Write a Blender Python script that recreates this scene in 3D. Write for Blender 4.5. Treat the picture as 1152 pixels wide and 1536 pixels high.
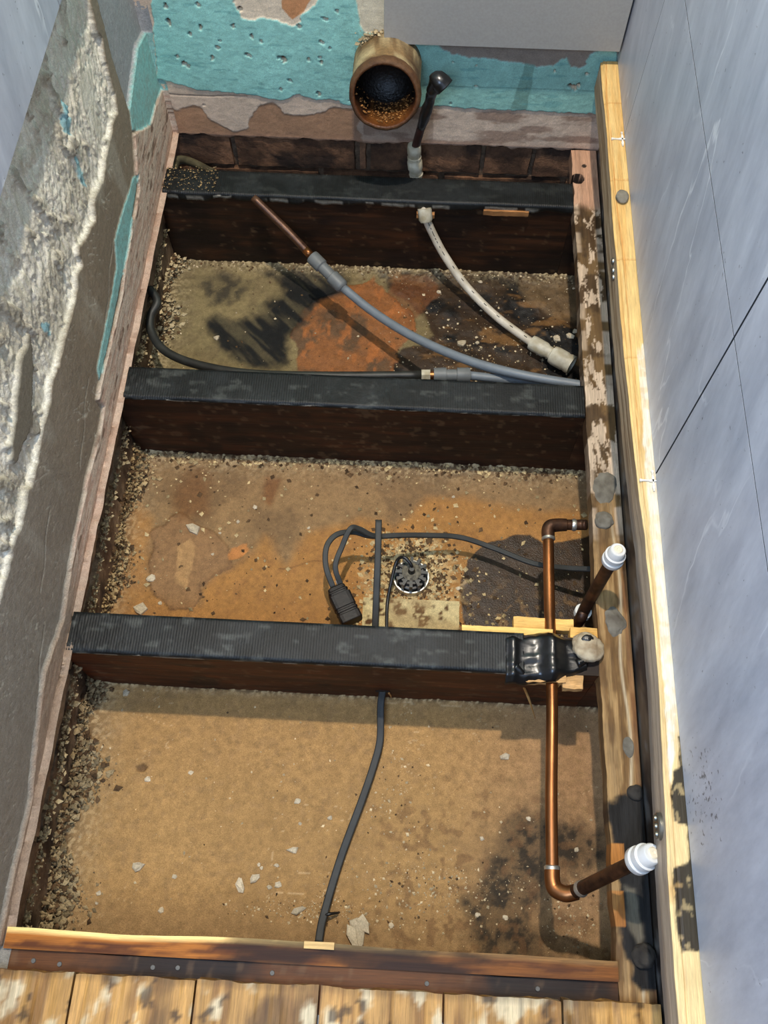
import bpy, math, random
import numpy as np
from mathutils import Vector, Matrix
random.seed(7); rng=np.random.default_rng(7)
for o in list(bpy.data.objects): bpy.data.objects.remove(o)
scene=bpy.context.scene; COL=scene.collection

# ---------------------------------------------------------------- camera
cam_d=bpy.data.cameras.new('camera'); cam=bpy.data.objects.new('camera',cam_d); COL.objects.link(cam)
R_=Vector((0.99877844,0.04937858,0.00183875)); U_=Vector((-0.04524376,0.89891626,0.43577812)); F_=Vector((-0.01986522,0.43532898,-0.90005225))
cam.matrix_world=Matrix(((R_.x,U_.x,-F_.x,-0.26387),(R_.y,U_.y,-F_.y,0.0),(R_.z,U_.z,-F_.z,1.13938),(0,0,0,1)))
cam_d.sensor_fit='VERTICAL'; cam_d.sensor_height=36; cam_d.sensor_width=27; cam_d.lens=1362.04*36/1536; cam_d.clip_start=.02
scene.camera=cam
# ---------------------------------------------------------------- light
w=bpy.data.worlds.new('daylight'); scene.world=w; w.use_nodes=True
w.node_tree.nodes['Background'].inputs[0].default_value=(.80,.88,1,1); w.node_tree.nodes['Background'].inputs[1].default_value=.3
def lamp(name,kind,loc,target,energy,color,size=None,sizey=None,spot=None):
    d=bpy.data.lights.new(name,kind); d.energy=energy; d.color=color
    o=bpy.data.objects.new(name,d); COL.objects.link(o); o.location=loc
    o.rotation_euler=(Vector(target)-Vector(loc)).to_track_quat('-Z','Y').to_euler()
    if kind=='AREA': d.shape='RECTANGLE' if sizey else 'DISK'; d.size=size; d.size_y=sizey or size
    if kind=='SPOT': d.spot_size=spot; d.spot_blend=.6; d.shadow_soft_size=size
    return o
lamp('ceiling_downlight','SPOT',(-.30,.80,2.16),(-.38,.5,0),165,(1,.90,.77),.028,spot=math.radians(110))
lamp('window_daylight','AREA',(-.64,-.35,1.25),(.04,.0,.5),33,(.50,.69,1),.6,.9)
scene.view_settings.view_transform='Standard'; scene.view_settings.look='None'
scene.view_settings.exposure=-0.14; scene.view_settings.gamma=1; scene.view_settings.use_curve_mapping=False

# ---------------------------------------------------------------- traced plane coordinates (metres)
D={'back': {'brown': [(-0.7091,0.0559),(-0.6799,0.049),(-0.6364,0.0509),(-0.6226,0.0324),(-0.5963,0.0168),(-0.5832,0.0117),(-0.5587,0.0213),(-0.5455,0.0522),(-0.5096,0.0712),(-0.4952,0.0463),(-0.4439,0.0512),(-0.398,0.0694),(-0.3645,0.0708),(-0.3665,-0.0202),(-0.7301,-0.0373)],
          'pipe_shade': [(-0.3775,0.0834),(-0.2425,0.0761),(-0.2384,-0.004),(-0.3801,-0.0019)],
          'paintL': [(-0.6186,0.5805),(-0.6956,0.1111),(-0.6687,0.1034),(-0.6289,0.0922),(-0.5738,0.0907),(-0.5357,0.0858),(-0.4977,0.0783),(-0.4632,0.0915),(-0.4363,0.0809),(-0.4084,0.0847),(-0.3834,0.0727),(-0.3587,0.0843),(-0.3493,0.5868)],
          'paintR': [(-0.3493,0.5868),(-0.358,0.1226),(-0.2979,0.0803),(-0.2624,0.0753),(-0.2316,0.0792),(-0.1871,0.0759),(-0.143,0.0765),(-0.0765,0.0741),(-0.0216,0.0752),(0.0613,0.0735),(0.033,0.1956),(-0.0015,0.1897),(-0.0092,0.1672),(-0.0159,0.1586),(-0.0288,0.1605),(-0.0405,0.1789),(-0.058,0.1605),(-0.0894,0.1604),(-0.1216,0.1662),(-0.1587,0.1718),
                     (-0.1952,0.1716),(-0.2269,0.1785),(-0.2434,0.1963),(-0.2693,0.2021),(-0.3004,0.2188),(-0.3069,0.5878)],
          'patch': [(-0.5398,0.3516),(-0.5478,0.2528),(-0.5414,0.2273),(-0.5288,0.2223),(-0.5081,0.2253),(-0.4832,0.2207),(-0.4613,0.2149),(-0.4499,0.2296),(-0.4306,0.2465),(-0.4192,0.2679),(-0.4138,0.3556)],
          'patch2': [(-0.4726,0.2964),(-0.479,0.2426),(-0.4646,0.2236),(-0.4463,0.2373),(-0.4338,0.2569),(-0.427,0.298)],
          'strip': [(-0.3578,0.5866),(-0.3663,0.2594),(-0.3612,0.222),(-0.3533,0.2079),(-0.3206,0.2046),(-0.3223,0.5874)],
          'stripe': [(-0.1024,0.1635),(-0.0875,0.1617),(-0.0882,0.0789),(-0.1156,0.0777)]},
 'bay1': {'brownR': [(-0.2995,1.1161),(-0.2385,1.1192),(-0.2131,1.0774),(-0.2593,1.0152),(-0.3097,1.0725)],
          'dark': [(-0.3367,1.1251),(0.0542,1.1295),(0.0528,0.8622),(-0.307,0.8985),(-0.2806,0.9561),(-0.2168,0.9809),(-0.236,1.0311),(-0.2976,1.0731)],
          'greyR': [(-0.0678,1.1186),(0.0441,1.1212),(0.0402,1.0333),(-0.0099,1.0279),(-0.0567,1.0627)],
          'lump': [(-0.1646,1.0497),(-0.0925,1.0835),(-0.0458,1.0113),(-0.0933,0.9944)],
          'orange': [(-0.4723,0.997),(-0.4408,1.0476),(-0.383,1.084),(-0.3359,1.1096),(-0.2849,1.0586),(-0.2562,0.9934),(-0.2865,0.9558),(-0.2895,0.8925),(-0.456,0.884)],
          'soot1': [(-0.6514,1.0857),(-0.6105,1.1002),(-0.5631,1.0825),(-0.5731,1.0439),(-0.622,1.0294)],
          'soot2': [(-0.6167,0.9896),(-0.5741,1.0021),(-0.5287,1.0237),(-0.4966,1.063),(-0.5252,1.1046),(-0.4839,1.1223),(-0.4339,1.1123),(-0.3921,1.127),(-0.388,1.0685),(-0.4392,1.0282),(-0.4692,0.9898),(-0.4636,0.9045),(-0.5274,0.904),(-0.5843,0.9406)]},
 'bay2': {'blob': [(-0.615,0.5558),(-0.5965,0.574),(-0.5789,0.5463),(-0.5825,0.5124),(-0.5881,0.479),(-0.6097,0.4999)],
          'brown1': [(-0.6144,0.6991),(-0.5801,0.6884),(-0.5758,0.616),(-0.6166,0.6022),(-0.6344,0.649)],
          'brown2': [(-0.487,0.687),(-0.4647,0.6819),(-0.4759,0.6329),(-0.4879,0.6443)],
          'chip': [(-0.5306,0.5374),(-0.5311,0.5578),(-0.5059,0.5671),(-0.5014,0.5558),(-0.5153,0.5404)],
          'crumb': [(-0.315,0.5369),(-0.2649,0.5792),(-0.2024,0.5996),(-0.1755,0.5665),(-0.1677,0.5221),(-0.1692,0.4784),(-0.316,0.4657)],
          'edge': [(-0.7242,0.7288),(0.0351,0.7281),(0.034,0.7046),(-0.7192,0.7001)],
          'grey': [(-0.7246,0.7313),(0.0462,0.7324),(0.0419,0.6471),(-0.0965,0.652),(-0.1609,0.6728),(-0.2253,0.6636),(-0.2767,0.6075),(-0.3306,0.6224),(-0.4131,0.589),(-0.4392,0.5307),(-0.4751,0.5744),(-0.5272,0.5263),(-0.5509,0.5084),(-0.5684,0.4855),(-0.5654,0.4639),(-0.6029,0.4545),(-0.6275,0.4684),(-0.649,0.4869),(-0.6611,0.5999),(-0.6935,0.646)],
          'patch': [(-0.6574,0.5767),(-0.6481,0.4815),(-0.6275,0.4684),(-0.61,0.4541),(-0.5739,0.4517),(-0.5649,0.4748),(-0.5661,0.4911),(-0.541,0.5122),(-0.5293,0.5262),(-0.5366,0.5598),(-0.5726,0.5926),(-0.6183,0.6139)],
          'wet': [(-0.1677,0.5221),(-0.1598,0.556),(-0.1286,0.586),(-0.097,0.5991),(-0.0601,0.6045),(-0.0343,0.5873),(0.0506,0.6123),(0.0511,0.4365),(-0.1585,0.426),(-0.1693,0.4892)]},
 'bay3': {'dent': [(-0.6219,0.2171),(-0.6122,0.2212),(-0.605,0.2179),(-0.6096,0.2112),(-0.6191,0.2117)],
          'mold': [(-0.1285,0.1182),(-0.1057,0.1578),(-0.0733,0.1857),(-0.0186,0.1753),(0.0262,0.1601),(0.0347,0.1179),(0.0054,0.1039),(-0.0389,0.1142),(-0.0663,0.0879),(-0.067,0.0553),(-0.0424,0.0012),(-0.1371,-0.0035),(-0.1564,0.0269),(-0.155,0.063),(-0.1241,0.0809)],
          'mold2': [(-0.1554,0.1084),(-0.1194,0.1528),(-0.0358,0.2099),(0.0455,0.1784),(0.0581,0.0941),(-0.0055,0.0583),(-0.0173,-0.0129),(-0.1627,-0.0201),(-0.1727,0.0662)]},
 'chips': {'bay1': [(-0.6043,0.9583,0.0052),(-0.2156,1.0803,0.0043),(-0.172,0.9687,0.0078),(-0.1451,0.9715,0.0035),(-0.0053,0.9873,0.007),(0.0184,0.9928,0.0061),(0.0271,1.0048,0.0043),(-0.1309,0.9047,0.0043),(-0.2361,1.0341,0.0026),(-0.1408,1.104,0.0035)],
           'bay2': [(-0.5908,0.5859,0.0104),(-0.4993,0.6306,0.0043),(-0.5239,0.6033,0.0035),(-0.5567,0.5451,0.0026),(-0.646,0.5003,0.0061),(-0.6542,0.4498,0.0104),(-0.1716,0.5076,0.0043),(-0.55,0.5821,0.0026),(-0.4107,0.5985,0.0026),(-0.6264,0.4609,0.0035),(-0.1823,0.6657,0.0026)],
           'bay3': [(-0.104,0.2567,0.007),(-0.5971,0.0865,0.0078),(-0.546,0.0765,0.0035),(-0.6022,0.2007,0.0043),(-0.4564,0.0702,0.007),(-0.4387,0.0794,0.007),(-0.4068,0.0735,0.0043),(-0.418,0.0696,0.0035),(-0.3904,0.1179,0.0061),(-0.3907,0.1815,0.0043),(-0.3438,0.1617,0.0035),(-0.411,0.0974,0.0035),(-0.5439,0.2127,0.0035),(-0.5574,0.035,0.0043),
                    (-0.0708,0.1744,0.0035),(-0.1349,0.1452,0.0035),(-0.1408,0.05,0.0035),(-0.104,0.0486,0.0035),(-0.0066,0.137,0.0035),(-0.6531,0.3203,0.0061),(-0.6437,0.0511,0.0035),(-0.6441,0.0388,0.0026),(-0.3844,0.1527,0.0026),(-0.4353,0.0971,0.0026),(-0.4312,0.0931,0.0026),(-0.3763,0.0432,0.007),(-0.2534,0.0316,0.0043)]},
 'left': {'adh': [(1.11,0.4087),(1.0857,0.3719),(1.0867,0.3385),(1.0817,0.2925),(1.0761,0.2359),(1.064,0.2167),(1.0031,0.2189),(0.9467,0.2122),(0.8929,0.2194),(0.8711,0.2049),(0.8034,0.2281),(0.7855,0.2104),(0.7343,0.2062),(0.6504,0.2069),(0.6012,0.2065),(0.5362,0.2045),(0.4778,0.1958),(0.415,0.2009),(0.3558,0.2056),(0.32,0.2072),(0.2021,0.2537),
                  (0.0172,0.6523),(0.3892,0.8544),(0.8717,0.5625)],
          'blue1': [(0.9125,0.3629),(0.8949,0.3436),(0.8921,0.331),(0.9067,0.3129),(0.9273,0.3206),(0.9218,0.3503)],
          'blue2': [(0.8986,0.299),(0.8906,0.2793),(0.8859,0.2523),(0.8996,0.2365),(0.9058,0.2593),(0.9041,0.294)],
          'blue3': [(0.6551,0.2609),(0.6502,0.2479),(0.661,0.2295),(0.6706,0.2408)],
          'plaster': [(1.0924,0.1538),(1.0525,0.1136),(1.0466,0.0925),(0.9991,0.0851),(0.9576,0.0937),(0.8579,0.069),(0.7606,0.0701),(0.6979,0.0733),(0.6695,0.0712),(0.677,0.0423),(0.646,0.0388),(0.5573,0.0454),(0.4777,0.0449),(0.4059,0.0355),(0.3632,0.0273),(0.2863,0.0507),(0.2174,0.0312),(0.1428,0.0077),(-0.0161,0.0153),(-0.0106,-1.2165),(1.51,-0.0577),
                      (1.2949,0.0977),(1.2348,0.0951),(1.1512,0.1212)],
          'skim': [(1.1282,0.397),(1.1131,0.3529),(1.1058,0.274),(1.1067,0.184),(1.1511,0.1943),(1.2121,0.2073),(1.2862,0.1887),(1.3786,0.2354)],
          'turqL': [(1.0409,0.1182),(1.0069,0.1195),(0.95,0.1278),(0.9026,0.1295),(0.8801,0.1031),(0.8333,0.0974),(0.7594,0.0938),(0.7085,0.0904),(0.6987,0.0738),(0.7751,0.0727),(0.851,0.0758),(0.9011,0.0789),(0.9463,0.0819),(0.987,0.0893),(1.0317,0.095),(1.0586,0.1051)],
          'turqU': [(1.2862,0.1887),(1.2136,0.2084),(1.1511,0.1943),(1.1082,0.185),(1.0937,0.1588),(1.1198,0.1346),(1.17,0.1022),(1.2154,0.101),(1.2579,0.0916),(1.3229,0.0756),(1.3548,0.1508)],
          'wear': [(0.6189,0.2894),(0.5792,0.2931),(0.5344,0.2799),(0.4706,0.2567),(0.4695,0.2435),(0.5305,0.2291),(0.5848,0.2588)]},
 'misc': {'lowshadow': [(-0.3492,0.2965)]},
 'pits': [(-0.6535,0.2405,0.0076),(-0.6041,0.2455,0.0057),(-0.654,0.2143,0.0086),(-0.607,0.2072,0.0067),(-0.6258,0.1952,0.0067),(-0.5559,0.2114,0.0076),(-0.5294,0.1944,0.0057),(-0.5156,0.188,0.0057),(-0.5867,0.1737,0.0057),(-0.5982,0.1555,0.0067),(-0.6536,0.1557,0.0048),(-0.6447,0.1416,0.0076),(-0.5389,0.1615,0.0048),(-0.4844,0.1565,0.0076),
          (-0.444,0.1581,0.0048),(-0.4258,0.1624,0.0048),(-0.4242,0.1529,0.0067),(-0.421,0.1894,0.0038),(-0.4091,0.1783,0.0038),(-0.3958,0.2424,0.0057),(-0.4136,0.2288,0.0038),(-0.4552,0.2152,0.0048),(-0.4774,0.1176,0.0038),(-0.4931,0.1018,0.0057),(-0.4322,0.0941,0.0067),(-0.2164,0.1624,0.0038),(-0.1783,0.158,0.0038),(-0.1758,0.1202,0.0029),
          (-0.0548,0.1534,0.0048),(-0.0036,0.1495,0.0048),(-0.0222,0.1253,0.0086),(-0.0121,0.1282,0.0067),(-0.2587,0.1923,0.0048),(-0.2142,0.0839,0.0048),(-0.5409,0.2382,0.0048),(-0.6287,0.062,0.0038),(-0.5806,0.1855,0.0029)],
 'plate': {'mold1': [(0.0366,0.2181),(0.0418,0.2148),(0.0429,0.1543),(0.0413,0.0907),(0.0421,0.0165),(0.0204,0.0137),(0.0166,0.0414),(0.017,0.0895),(0.0357,0.0935),(0.0364,0.1281),(0.0235,0.1339),(0.019,0.1597),(0.0264,0.1813),(0.0351,0.1872)],
           'white': [(0.0347,0.7223),(0.0459,0.7229),(0.0443,0.5974),(0.0457,0.4703),(0.0435,0.2939),(0.0327,0.2213),(0.0196,0.1663),(0.0196,0.2927),(0.0216,0.41),(0.0237,0.5403)]},
 'rail': {'cement1': [(0.0035,0.6217),(0.0199,0.6279),(0.0411,0.6182),(0.0413,0.5917),(0.0176,0.5853),(0.0066,0.59)],'moldA': [(-0.0013,0.1743),(0.0234,0.1833),(0.0522,0.1926),(0.0571,0.1057),(0.0536,-0.026),(0.0241,-0.0275),(0.0019,0.0319),(0.0095,0.0673),(0.002,0.1214)]},
 'tube': {'black': [(-0.687,0.9554,-0.07),(-0.6947,0.9272,-0.075),(-0.6888,0.8973,-0.08),(-0.659,0.8614,-0.08),(-0.5997,0.8347,-0.075),(-0.51,0.8156,-0.065),(-0.3822,0.8148,-0.06),(-0.2432,0.8218,-0.058)],
          'box': [(-0.355,0.473,-0.1),(-0.3284,0.4233,-0.1)],
          'cable3': [(-0.2801,0.3551,-0.12),(-0.2799,0.3337,-0.13),(-0.2818,0.3134,-0.145),(-0.2804,0.2685,-0.155),(-0.2879,0.2318,-0.158),(-0.301,0.1862,-0.158),(-0.3259,0.1077,-0.16),(-0.3424,0.0372,-0.155),(-0.3459,0.0055,-0.14)],
          'cableU': [(-0.2943,0.4068,-0.13),(-0.2954,0.4288,-0.12),(-0.2959,0.4781,-0.1),(-0.2964,0.5245,-0.085),(-0.2979,0.5738,-0.075)],
          'copper': [(0.008,0.5565,-0.028),(-0.0577,0.5494,-0.02),(-0.0591,0.4397,-0.02),(-0.0612,0.3005,-0.012),(-0.0653,0.1772,-0.015),(-0.066,0.0776,-0.02)],
          'copper_feed': [(-0.5337,1.126,-0.004),(-0.4803,1.0889,-0.035),(-0.4366,1.057,-0.062)],
          'couple': [(-0.2704,1.215,0.0342),(-0.2704,1.215,-0.0391)],
          'dab': [(0.025,0.9712),(0.0342,0.5208),(0.0353,1.0865)],
          'dl': [(-0.2455,0.5155,-0.14)],
          'dlcable': [(-0.248,0.5169,-0.125),(-0.2579,0.5349,-0.12),(-0.2686,0.5321,-0.13),(-0.2753,0.5032,-0.14),(-0.2798,0.4714,-0.15),(-0.2788,0.4295,-0.15)],
          'grey1': [(-0.4366,1.057,-0.062),(-0.4078,1.0309,-0.072),(-0.3804,1.0074,-0.08),(-0.3272,0.9635,-0.085),(-0.2584,0.9087,-0.075),(-0.1722,0.8526,-0.055),(-0.0901,0.8185,-0.04),(0.0036,0.8007,-0.036),(0.032,0.796,-0.036)],
          'grey2': [(-0.2432,0.8218,-0.058),(-0.2295,0.8225,-0.058),(-0.1664,0.8257,-0.058),(-0.0849,0.8212,-0.062),(-0.012,0.8202,-0.07)],
          'loop1': [(-0.3589,0.4728,-0.1),(-0.3713,0.5017,-0.09),(-0.3723,0.5314,-0.085),(-0.359,0.5514,-0.085),(-0.335,0.5593,-0.09),(-0.315,0.5571,-0.095),(-0.2992,0.558,-0.1)],
          'loop2': [(-0.3474,0.4755,-0.1),(-0.3573,0.5003,-0.085),(-0.3493,0.5295,-0.078),(-0.3381,0.5554,-0.07),(-0.3247,0.5586,-0.078),(-0.303,0.5553,-0.092),(-0.2654,0.5619,-0.1),(-0.2252,0.5684,-0.11),(-0.1741,0.5722,-0.12),(-0.123,0.5592,-0.125),(-0.0637,0.5349,-0.12),(-0.018,0.5214,-0.1),(0.0195,0.513,-0.08)],
          'lump': [(-0.0279,0.3796,0.01)],
          'offcut': [(-0.3166,0.4764),(-0.1713,0.4837),(-0.1707,0.4442),(-0.3143,0.4371)],
          'olive': [(-0.6847,1.2351,-0.03),(-0.6547,1.2195,-0.02),(-0.6056,1.1769,-0.004)],
          'riser1': [(-0.0136,0.4234,-0.035),(-0.0089,0.4345,-0.02),(0.0006,0.4528,0.104),(0.003,0.4567,0.116)],
          'riser2': [(-0.066,0.0776,-0.02),(-0.0353,0.0772,-0.012),(0.0013,0.0994,0.112),(0.0045,0.1013,0.122)],
          'splinter': [(-0.0931,0.3382,-0.06),(-0.0629,0.3061,-0.14)],
          'stick1': [(-0.1926,0.3942,-0.012),(-0.0478,0.3904,-0.012)],
          'stick2': [(-0.1086,0.4159,-0.03),(-0.0348,0.4139,-0.03)],
          'taped': [(-0.2704,1.215,0.0342),(-0.2609,1.213,0.0801),(-0.2494,1.2,0.1429),(-0.2456,1.19,0.1755),(-0.2415,1.18,0.1978)],
          'white': [(-0.2485,1.1205,-0.02),(-0.2317,1.1145,-0.06),(-0.2085,1.0979,-0.095),(-0.1679,1.0628,-0.13),(-0.113,1.0155,-0.15),(-0.0554,0.9652,-0.15)],
          'whitefit': [(-0.0523,0.961,-0.148),(0.0145,0.9157,-0.146)]}}
FZ=-.1686
# ---------------------------------------------------------------- helpers
def L(r,g,b):
    c=np.array([r,g,b],float)/255.; return np.where(c<=.04045,c/12.92,((c+.055)/1.055)**2.4)
def h3(ix,iy,iz,seed):
    n=(ix.astype(np.int64)*374761393+iy.astype(np.int64)*668265263+iz.astype(np.int64)*2147483647+seed*1442695041)&0xffffffff
    n=((n^(n>>13))*1274126177)&0xffffffff; n=((n^(n>>16))*2246822519)&0xffffffff
    return ((n^(n>>15))&0xffffff)/float(0xffffff)
def vn(x,y,z,seed=0):
    ix,iy,iz=np.floor(x),np.floor(y),np.floor(z); fx,fy,fz=x-ix,y-iy,z-iz
    fx,fy,fz=[f*f*(3-2*f) for f in (fx,fy,fz)]
    r=0
    for a in (0,1):
        for b in (0,1):
            for c in (0,1):
                r=r+h3(ix+a,iy+b,iz+c,seed)*(fx if a else 1-fx)*(fy if b else 1-fy)*(fz if c else 1-fz)
    return r
def fbm(x,y,z=None,s=1.,oct=4,seed=0,rough=.5):
    x=np.asarray(x,float); y=np.asarray(y,float); z=np.zeros_like(x) if z is None else np.asarray(z,float)
    t=0;a=1;n=0
    for i in range(oct):
        k=s*2.03**i; t=t+a*vn(x*k+i*7.3,y*k+i*3.1,z*k+i*5.7,seed+i); n+=a; a*=rough
    return t/n
def smooth(a,b,x): t=np.clip((x-a)/(b-a),0,1); return t*t*(3-2*t)
def sdf(x,y,poly):
    P=np.array(poly,float); d=np.full(x.shape,1e9); s=np.zeros(x.shape,bool)
    for i in range(len(P)):
        a=P[i]; b=P[(i+1)%len(P)]; e=b-a; wx=x-a[0]; wy=y-a[1]
        t=np.clip((wx*e[0]+wy*e[1])/(e@e+1e-12),0,1); d=np.minimum(d,(wx-t*e[0])**2+(wy-t*e[1])**2)
        if a[1]!=b[1]:
            c=((a[1]>y)!=(b[1]>y)) & (x<(b[0]-a[0])*(y-a[1])/(b[1]-a[1])+a[0]); s^=c
    return np.where(s,-1,1)*np.sqrt(d)
def mask(x,y,poly,soft=.001,amp=.004,s=60,seed=0,oct=4):
    d=sdf(x,y,poly)+(fbm(x,y,s=s,oct=oct,seed=seed)-.5)*2*amp
    return 1-smooth(-soft,soft,d)
def mix(c,col,m): return c*(1-m[:,None])+np.asarray(col)*m[:,None]
def base(x,c): return np.tile(np.asarray(c,float),(x.size,1))
def link(name,me,parent=None,mat=None):
    o=bpy.data.objects.new(name,me); COL.objects.link(o)
    if parent is not None: o.parent=parent
    if mat is not None and me is not None:
        me.materials.clear(); me.materials.append(mat)
    return o
def tag(o,label,cat,group=None,kind=None):
    o['label']=label
    if cat: o['category']=cat
    if group: o['group']=group
    if kind: o['kind']=kind
    return o
def struct(o,label=None,cat=None):
    o['kind']='structure'
    if label: o['label']=label
    if cat: o['category']=cat
    return o
def mesh(name,V,Fc,cols=None,gloss=None,sm=True):
    V=np.asarray(V,float); me=bpy.data.meshes.new(name)
    if isinstance(Fc,np.ndarray):
        n,k=Fc.shape; me.vertices.add(len(V)); me.vertices.foreach_set('co',V.ravel())
        me.loops.add(n*k); me.loops.foreach_set('vertex_index',Fc.astype(np.int32).ravel())
        me.polygons.add(n); me.polygons.foreach_set('loop_start',np.arange(0,n*k,k,dtype=np.int32))
        me.update(calc_edges=True); me.validate()
    else:
        me.from_pydata([tuple(v) for v in V],[],Fc); me.update()
    if cols is not None:
        a=me.color_attributes.new('Col','FLOAT_COLOR','POINT')
        g=np.ones(len(V)) if gloss is None else gloss
        a.data.foreach_set('color',np.column_stack([np.clip(cols,0,1),g]).astype(np.float32).ravel())
    me.polygons.foreach_set('use_smooth',[sm]*len(me.polygons)); return me
def sheet(name,O,U,Vv,lu,lv,res,fn,mat,parent=None,skirt=.012,sm=True):
    """dense relief panel; fn(u,v)->height,col,gloss ; skirt folds the rim back to give it thickness"""
    O,U,Vv=[np.array(a,float) for a in (O,U,Vv)]; N=np.cross(U,Vv)
    nu=int(round(lu/res))+1; nv=int(round(lv/res))+1
    a,b=np.meshgrid(np.linspace(0,lu,nu),np.linspace(0,lv,nv)); u=a.ravel(); v=b.ravel()
    r=fn(u,v); h,c=r[0],r[1]; g=r[2] if len(r)>2 else np.ones_like(u)
    du=r[3] if len(r)>3 else 0
    P=O+np.outer(u,U)+np.outer(v+du,Vv)+np.outer(h,N)
    i=np.arange(nu*nv).reshape(nv,nu)
    F=np.stack([i[:-1,:-1],i[:-1,1:],i[1:,1:],i[1:,:-1]],-1).reshape(-1,4)
    rim=np.concatenate([i[0,:],i[1:,-1],i[-1,-2::-1],i[-2:0:-1,0]])
    k=len(P); back=P[rim]-np.outer(skirt+h[rim],N)
    P=np.vstack([P,back]); c=np.vstack([c,c[rim]*.8]); g=np.concatenate([g,g[rim]])
    j=np.arange(len(rim)); j2=(j+1)%len(rim)
    F=np.vstack([F,np.stack([rim[j2],rim[j],k+j,k+j2],-1)])
    return link(name,mesh(name,P,F,c,g,sm),parent,mat)
def pbox(name,lo,hi,res,cfn,mat,parent=None,dfn=None,sm=False,make=True):
    """subdivided box with vertex colours; cfn(x,y,z,n)->col,gloss ; dfn(x,y,z)->displacement vectors"""
    lo=np.array(lo,float); hi=np.array(hi,float); sz=hi-lo
    res=np.broadcast_to(res,3) if np.ndim(res) else np.array([res]*3)
    n=np.maximum(1,np.round(sz/res)).astype(int); Vs=[];Fs=[];Ns=[];k=0
    for ax in range(3):
        b,c=(ax+1)%3,(ax+2)%3
        for s in (0,1):
            A,B=np.meshgrid(np.linspace(lo[b],hi[b],n[b]+1),np.linspace(lo[c],hi[c],n[c]+1))
            P=np.zeros((A.size,3)); P[:,ax]=hi[ax] if s else lo[ax]; P[:,b]=A.ravel(); P[:,c]=B.ravel()
            i=np.arange(A.size).reshape(A.shape)+k
            q=np.stack([i[:-1,:-1],i[:-1,1:],i[1:,1:],i[1:,:-1]],-1).reshape(-1,4)
            if not s: q=q[:,::-1]
            nn=np.zeros((A.size,3)); nn[:,ax]=1 if s else -1
            Vs.append(P);Fs.append(q);Ns.append(nn);k+=A.size
    V=np.vstack(Vs);F=np.vstack(Fs);N=np.vstack(Ns)
    key=np.round(V*1e5).astype(np.int64); _,first,inv=np.unique(key,axis=0,return_index=True,return_inverse=True)
    inv=inv.ravel(); NN=np.zeros((len(first),3)); np.add.at(NN,inv,N); V=V[first]; F=inv[F]
    r=cfn(V[:,0],V[:,1],V[:,2],NN); c,g=r if isinstance(r,tuple) else (r,None)
    if dfn is not None: V=V+dfn(V[:,0],V[:,1],V[:,2],NN)
    me=mesh(name,V,F,c,g,sm)
    return link(name,me,parent,mat) if make else me
def cr(pts,n=8):
    P=[np.array(p,float) for p in pts]; P=[2*P[0]-P[1]]+P+[2*P[-1]-P[-2]]; out=[]
    for i in range(1,len(P)-2):
        for k in range(n):
            t=k/n; a,b,c,d=P[i-1:i+3]
            out.append(.5*((2*b)+(-a+c)*t+(2*a-5*b+4*c-d)*t*t+(-a+3*b-3*c+d)*t**3))
    out.append(P[-2]); return np.array(out)
def tube(name,pts,r,mat,parent=None,n=16,flat=None,smooth_path=8,caps=True,prof=None,side=None):
    """swept tube; flat=(half width, half thickness) sweeps a two-core flat cable profile"""
    C=cr(pts,smooth_path) if smooth_path else np.array(pts,float)
    T=np.gradient(C,axis=0); T/=np.linalg.norm(T,axis=1)[:,None]
    up=np.array([0,0,1.]) if side is None else np.array(side,float)
    Vv=[];rr=np.broadcast_to(r,len(C)) if np.ndim(r)==0 else np.interp(np.linspace(0,1,len(C)),np.linspace(0,1,len(r)),r)
    S=np.cross(T[0],up)
    if np.linalg.norm(S)<.05: S=np.cross(T[0],[0,1,0])
    for i,(c,t) in enumerate(zip(C,T)):
        if flat: S2=np.cross(t,up); S=S2 if np.linalg.norm(S2)>.2 else S
        S=S-t*(S@t); S/=np.linalg.norm(S); Bv=np.cross(S,t)
        for k in range(n):
            a=2*math.pi*k/n; ca,sa=math.cos(a),math.sin(a)
            if flat:
                hw,ht=flat; x=hw*np.sign(ca)*abs(ca)**.6; y=ht*np.sign(sa)*abs(sa)**.5*(1-.38*math.exp(-(x/(hw*.22))**2))
                Vv.append(c+S*x+Bv*y)
            else: Vv.append(c+(S*ca+Bv*sa)*rr[i])
    m=len(C); F=[]
    for i in range(m-1):
        for k in range(n):
            a=i*n+k;b=i*n+(k+1)%n; F.append((a,b,b+n,a+n))
    if caps: F.append(tuple(range(n-1,-1,-1))); F.append(tuple((m-1)*n+k for k in range(n)))
    me=mesh(name,Vv,F); return link(name,me,parent,mat)
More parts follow.
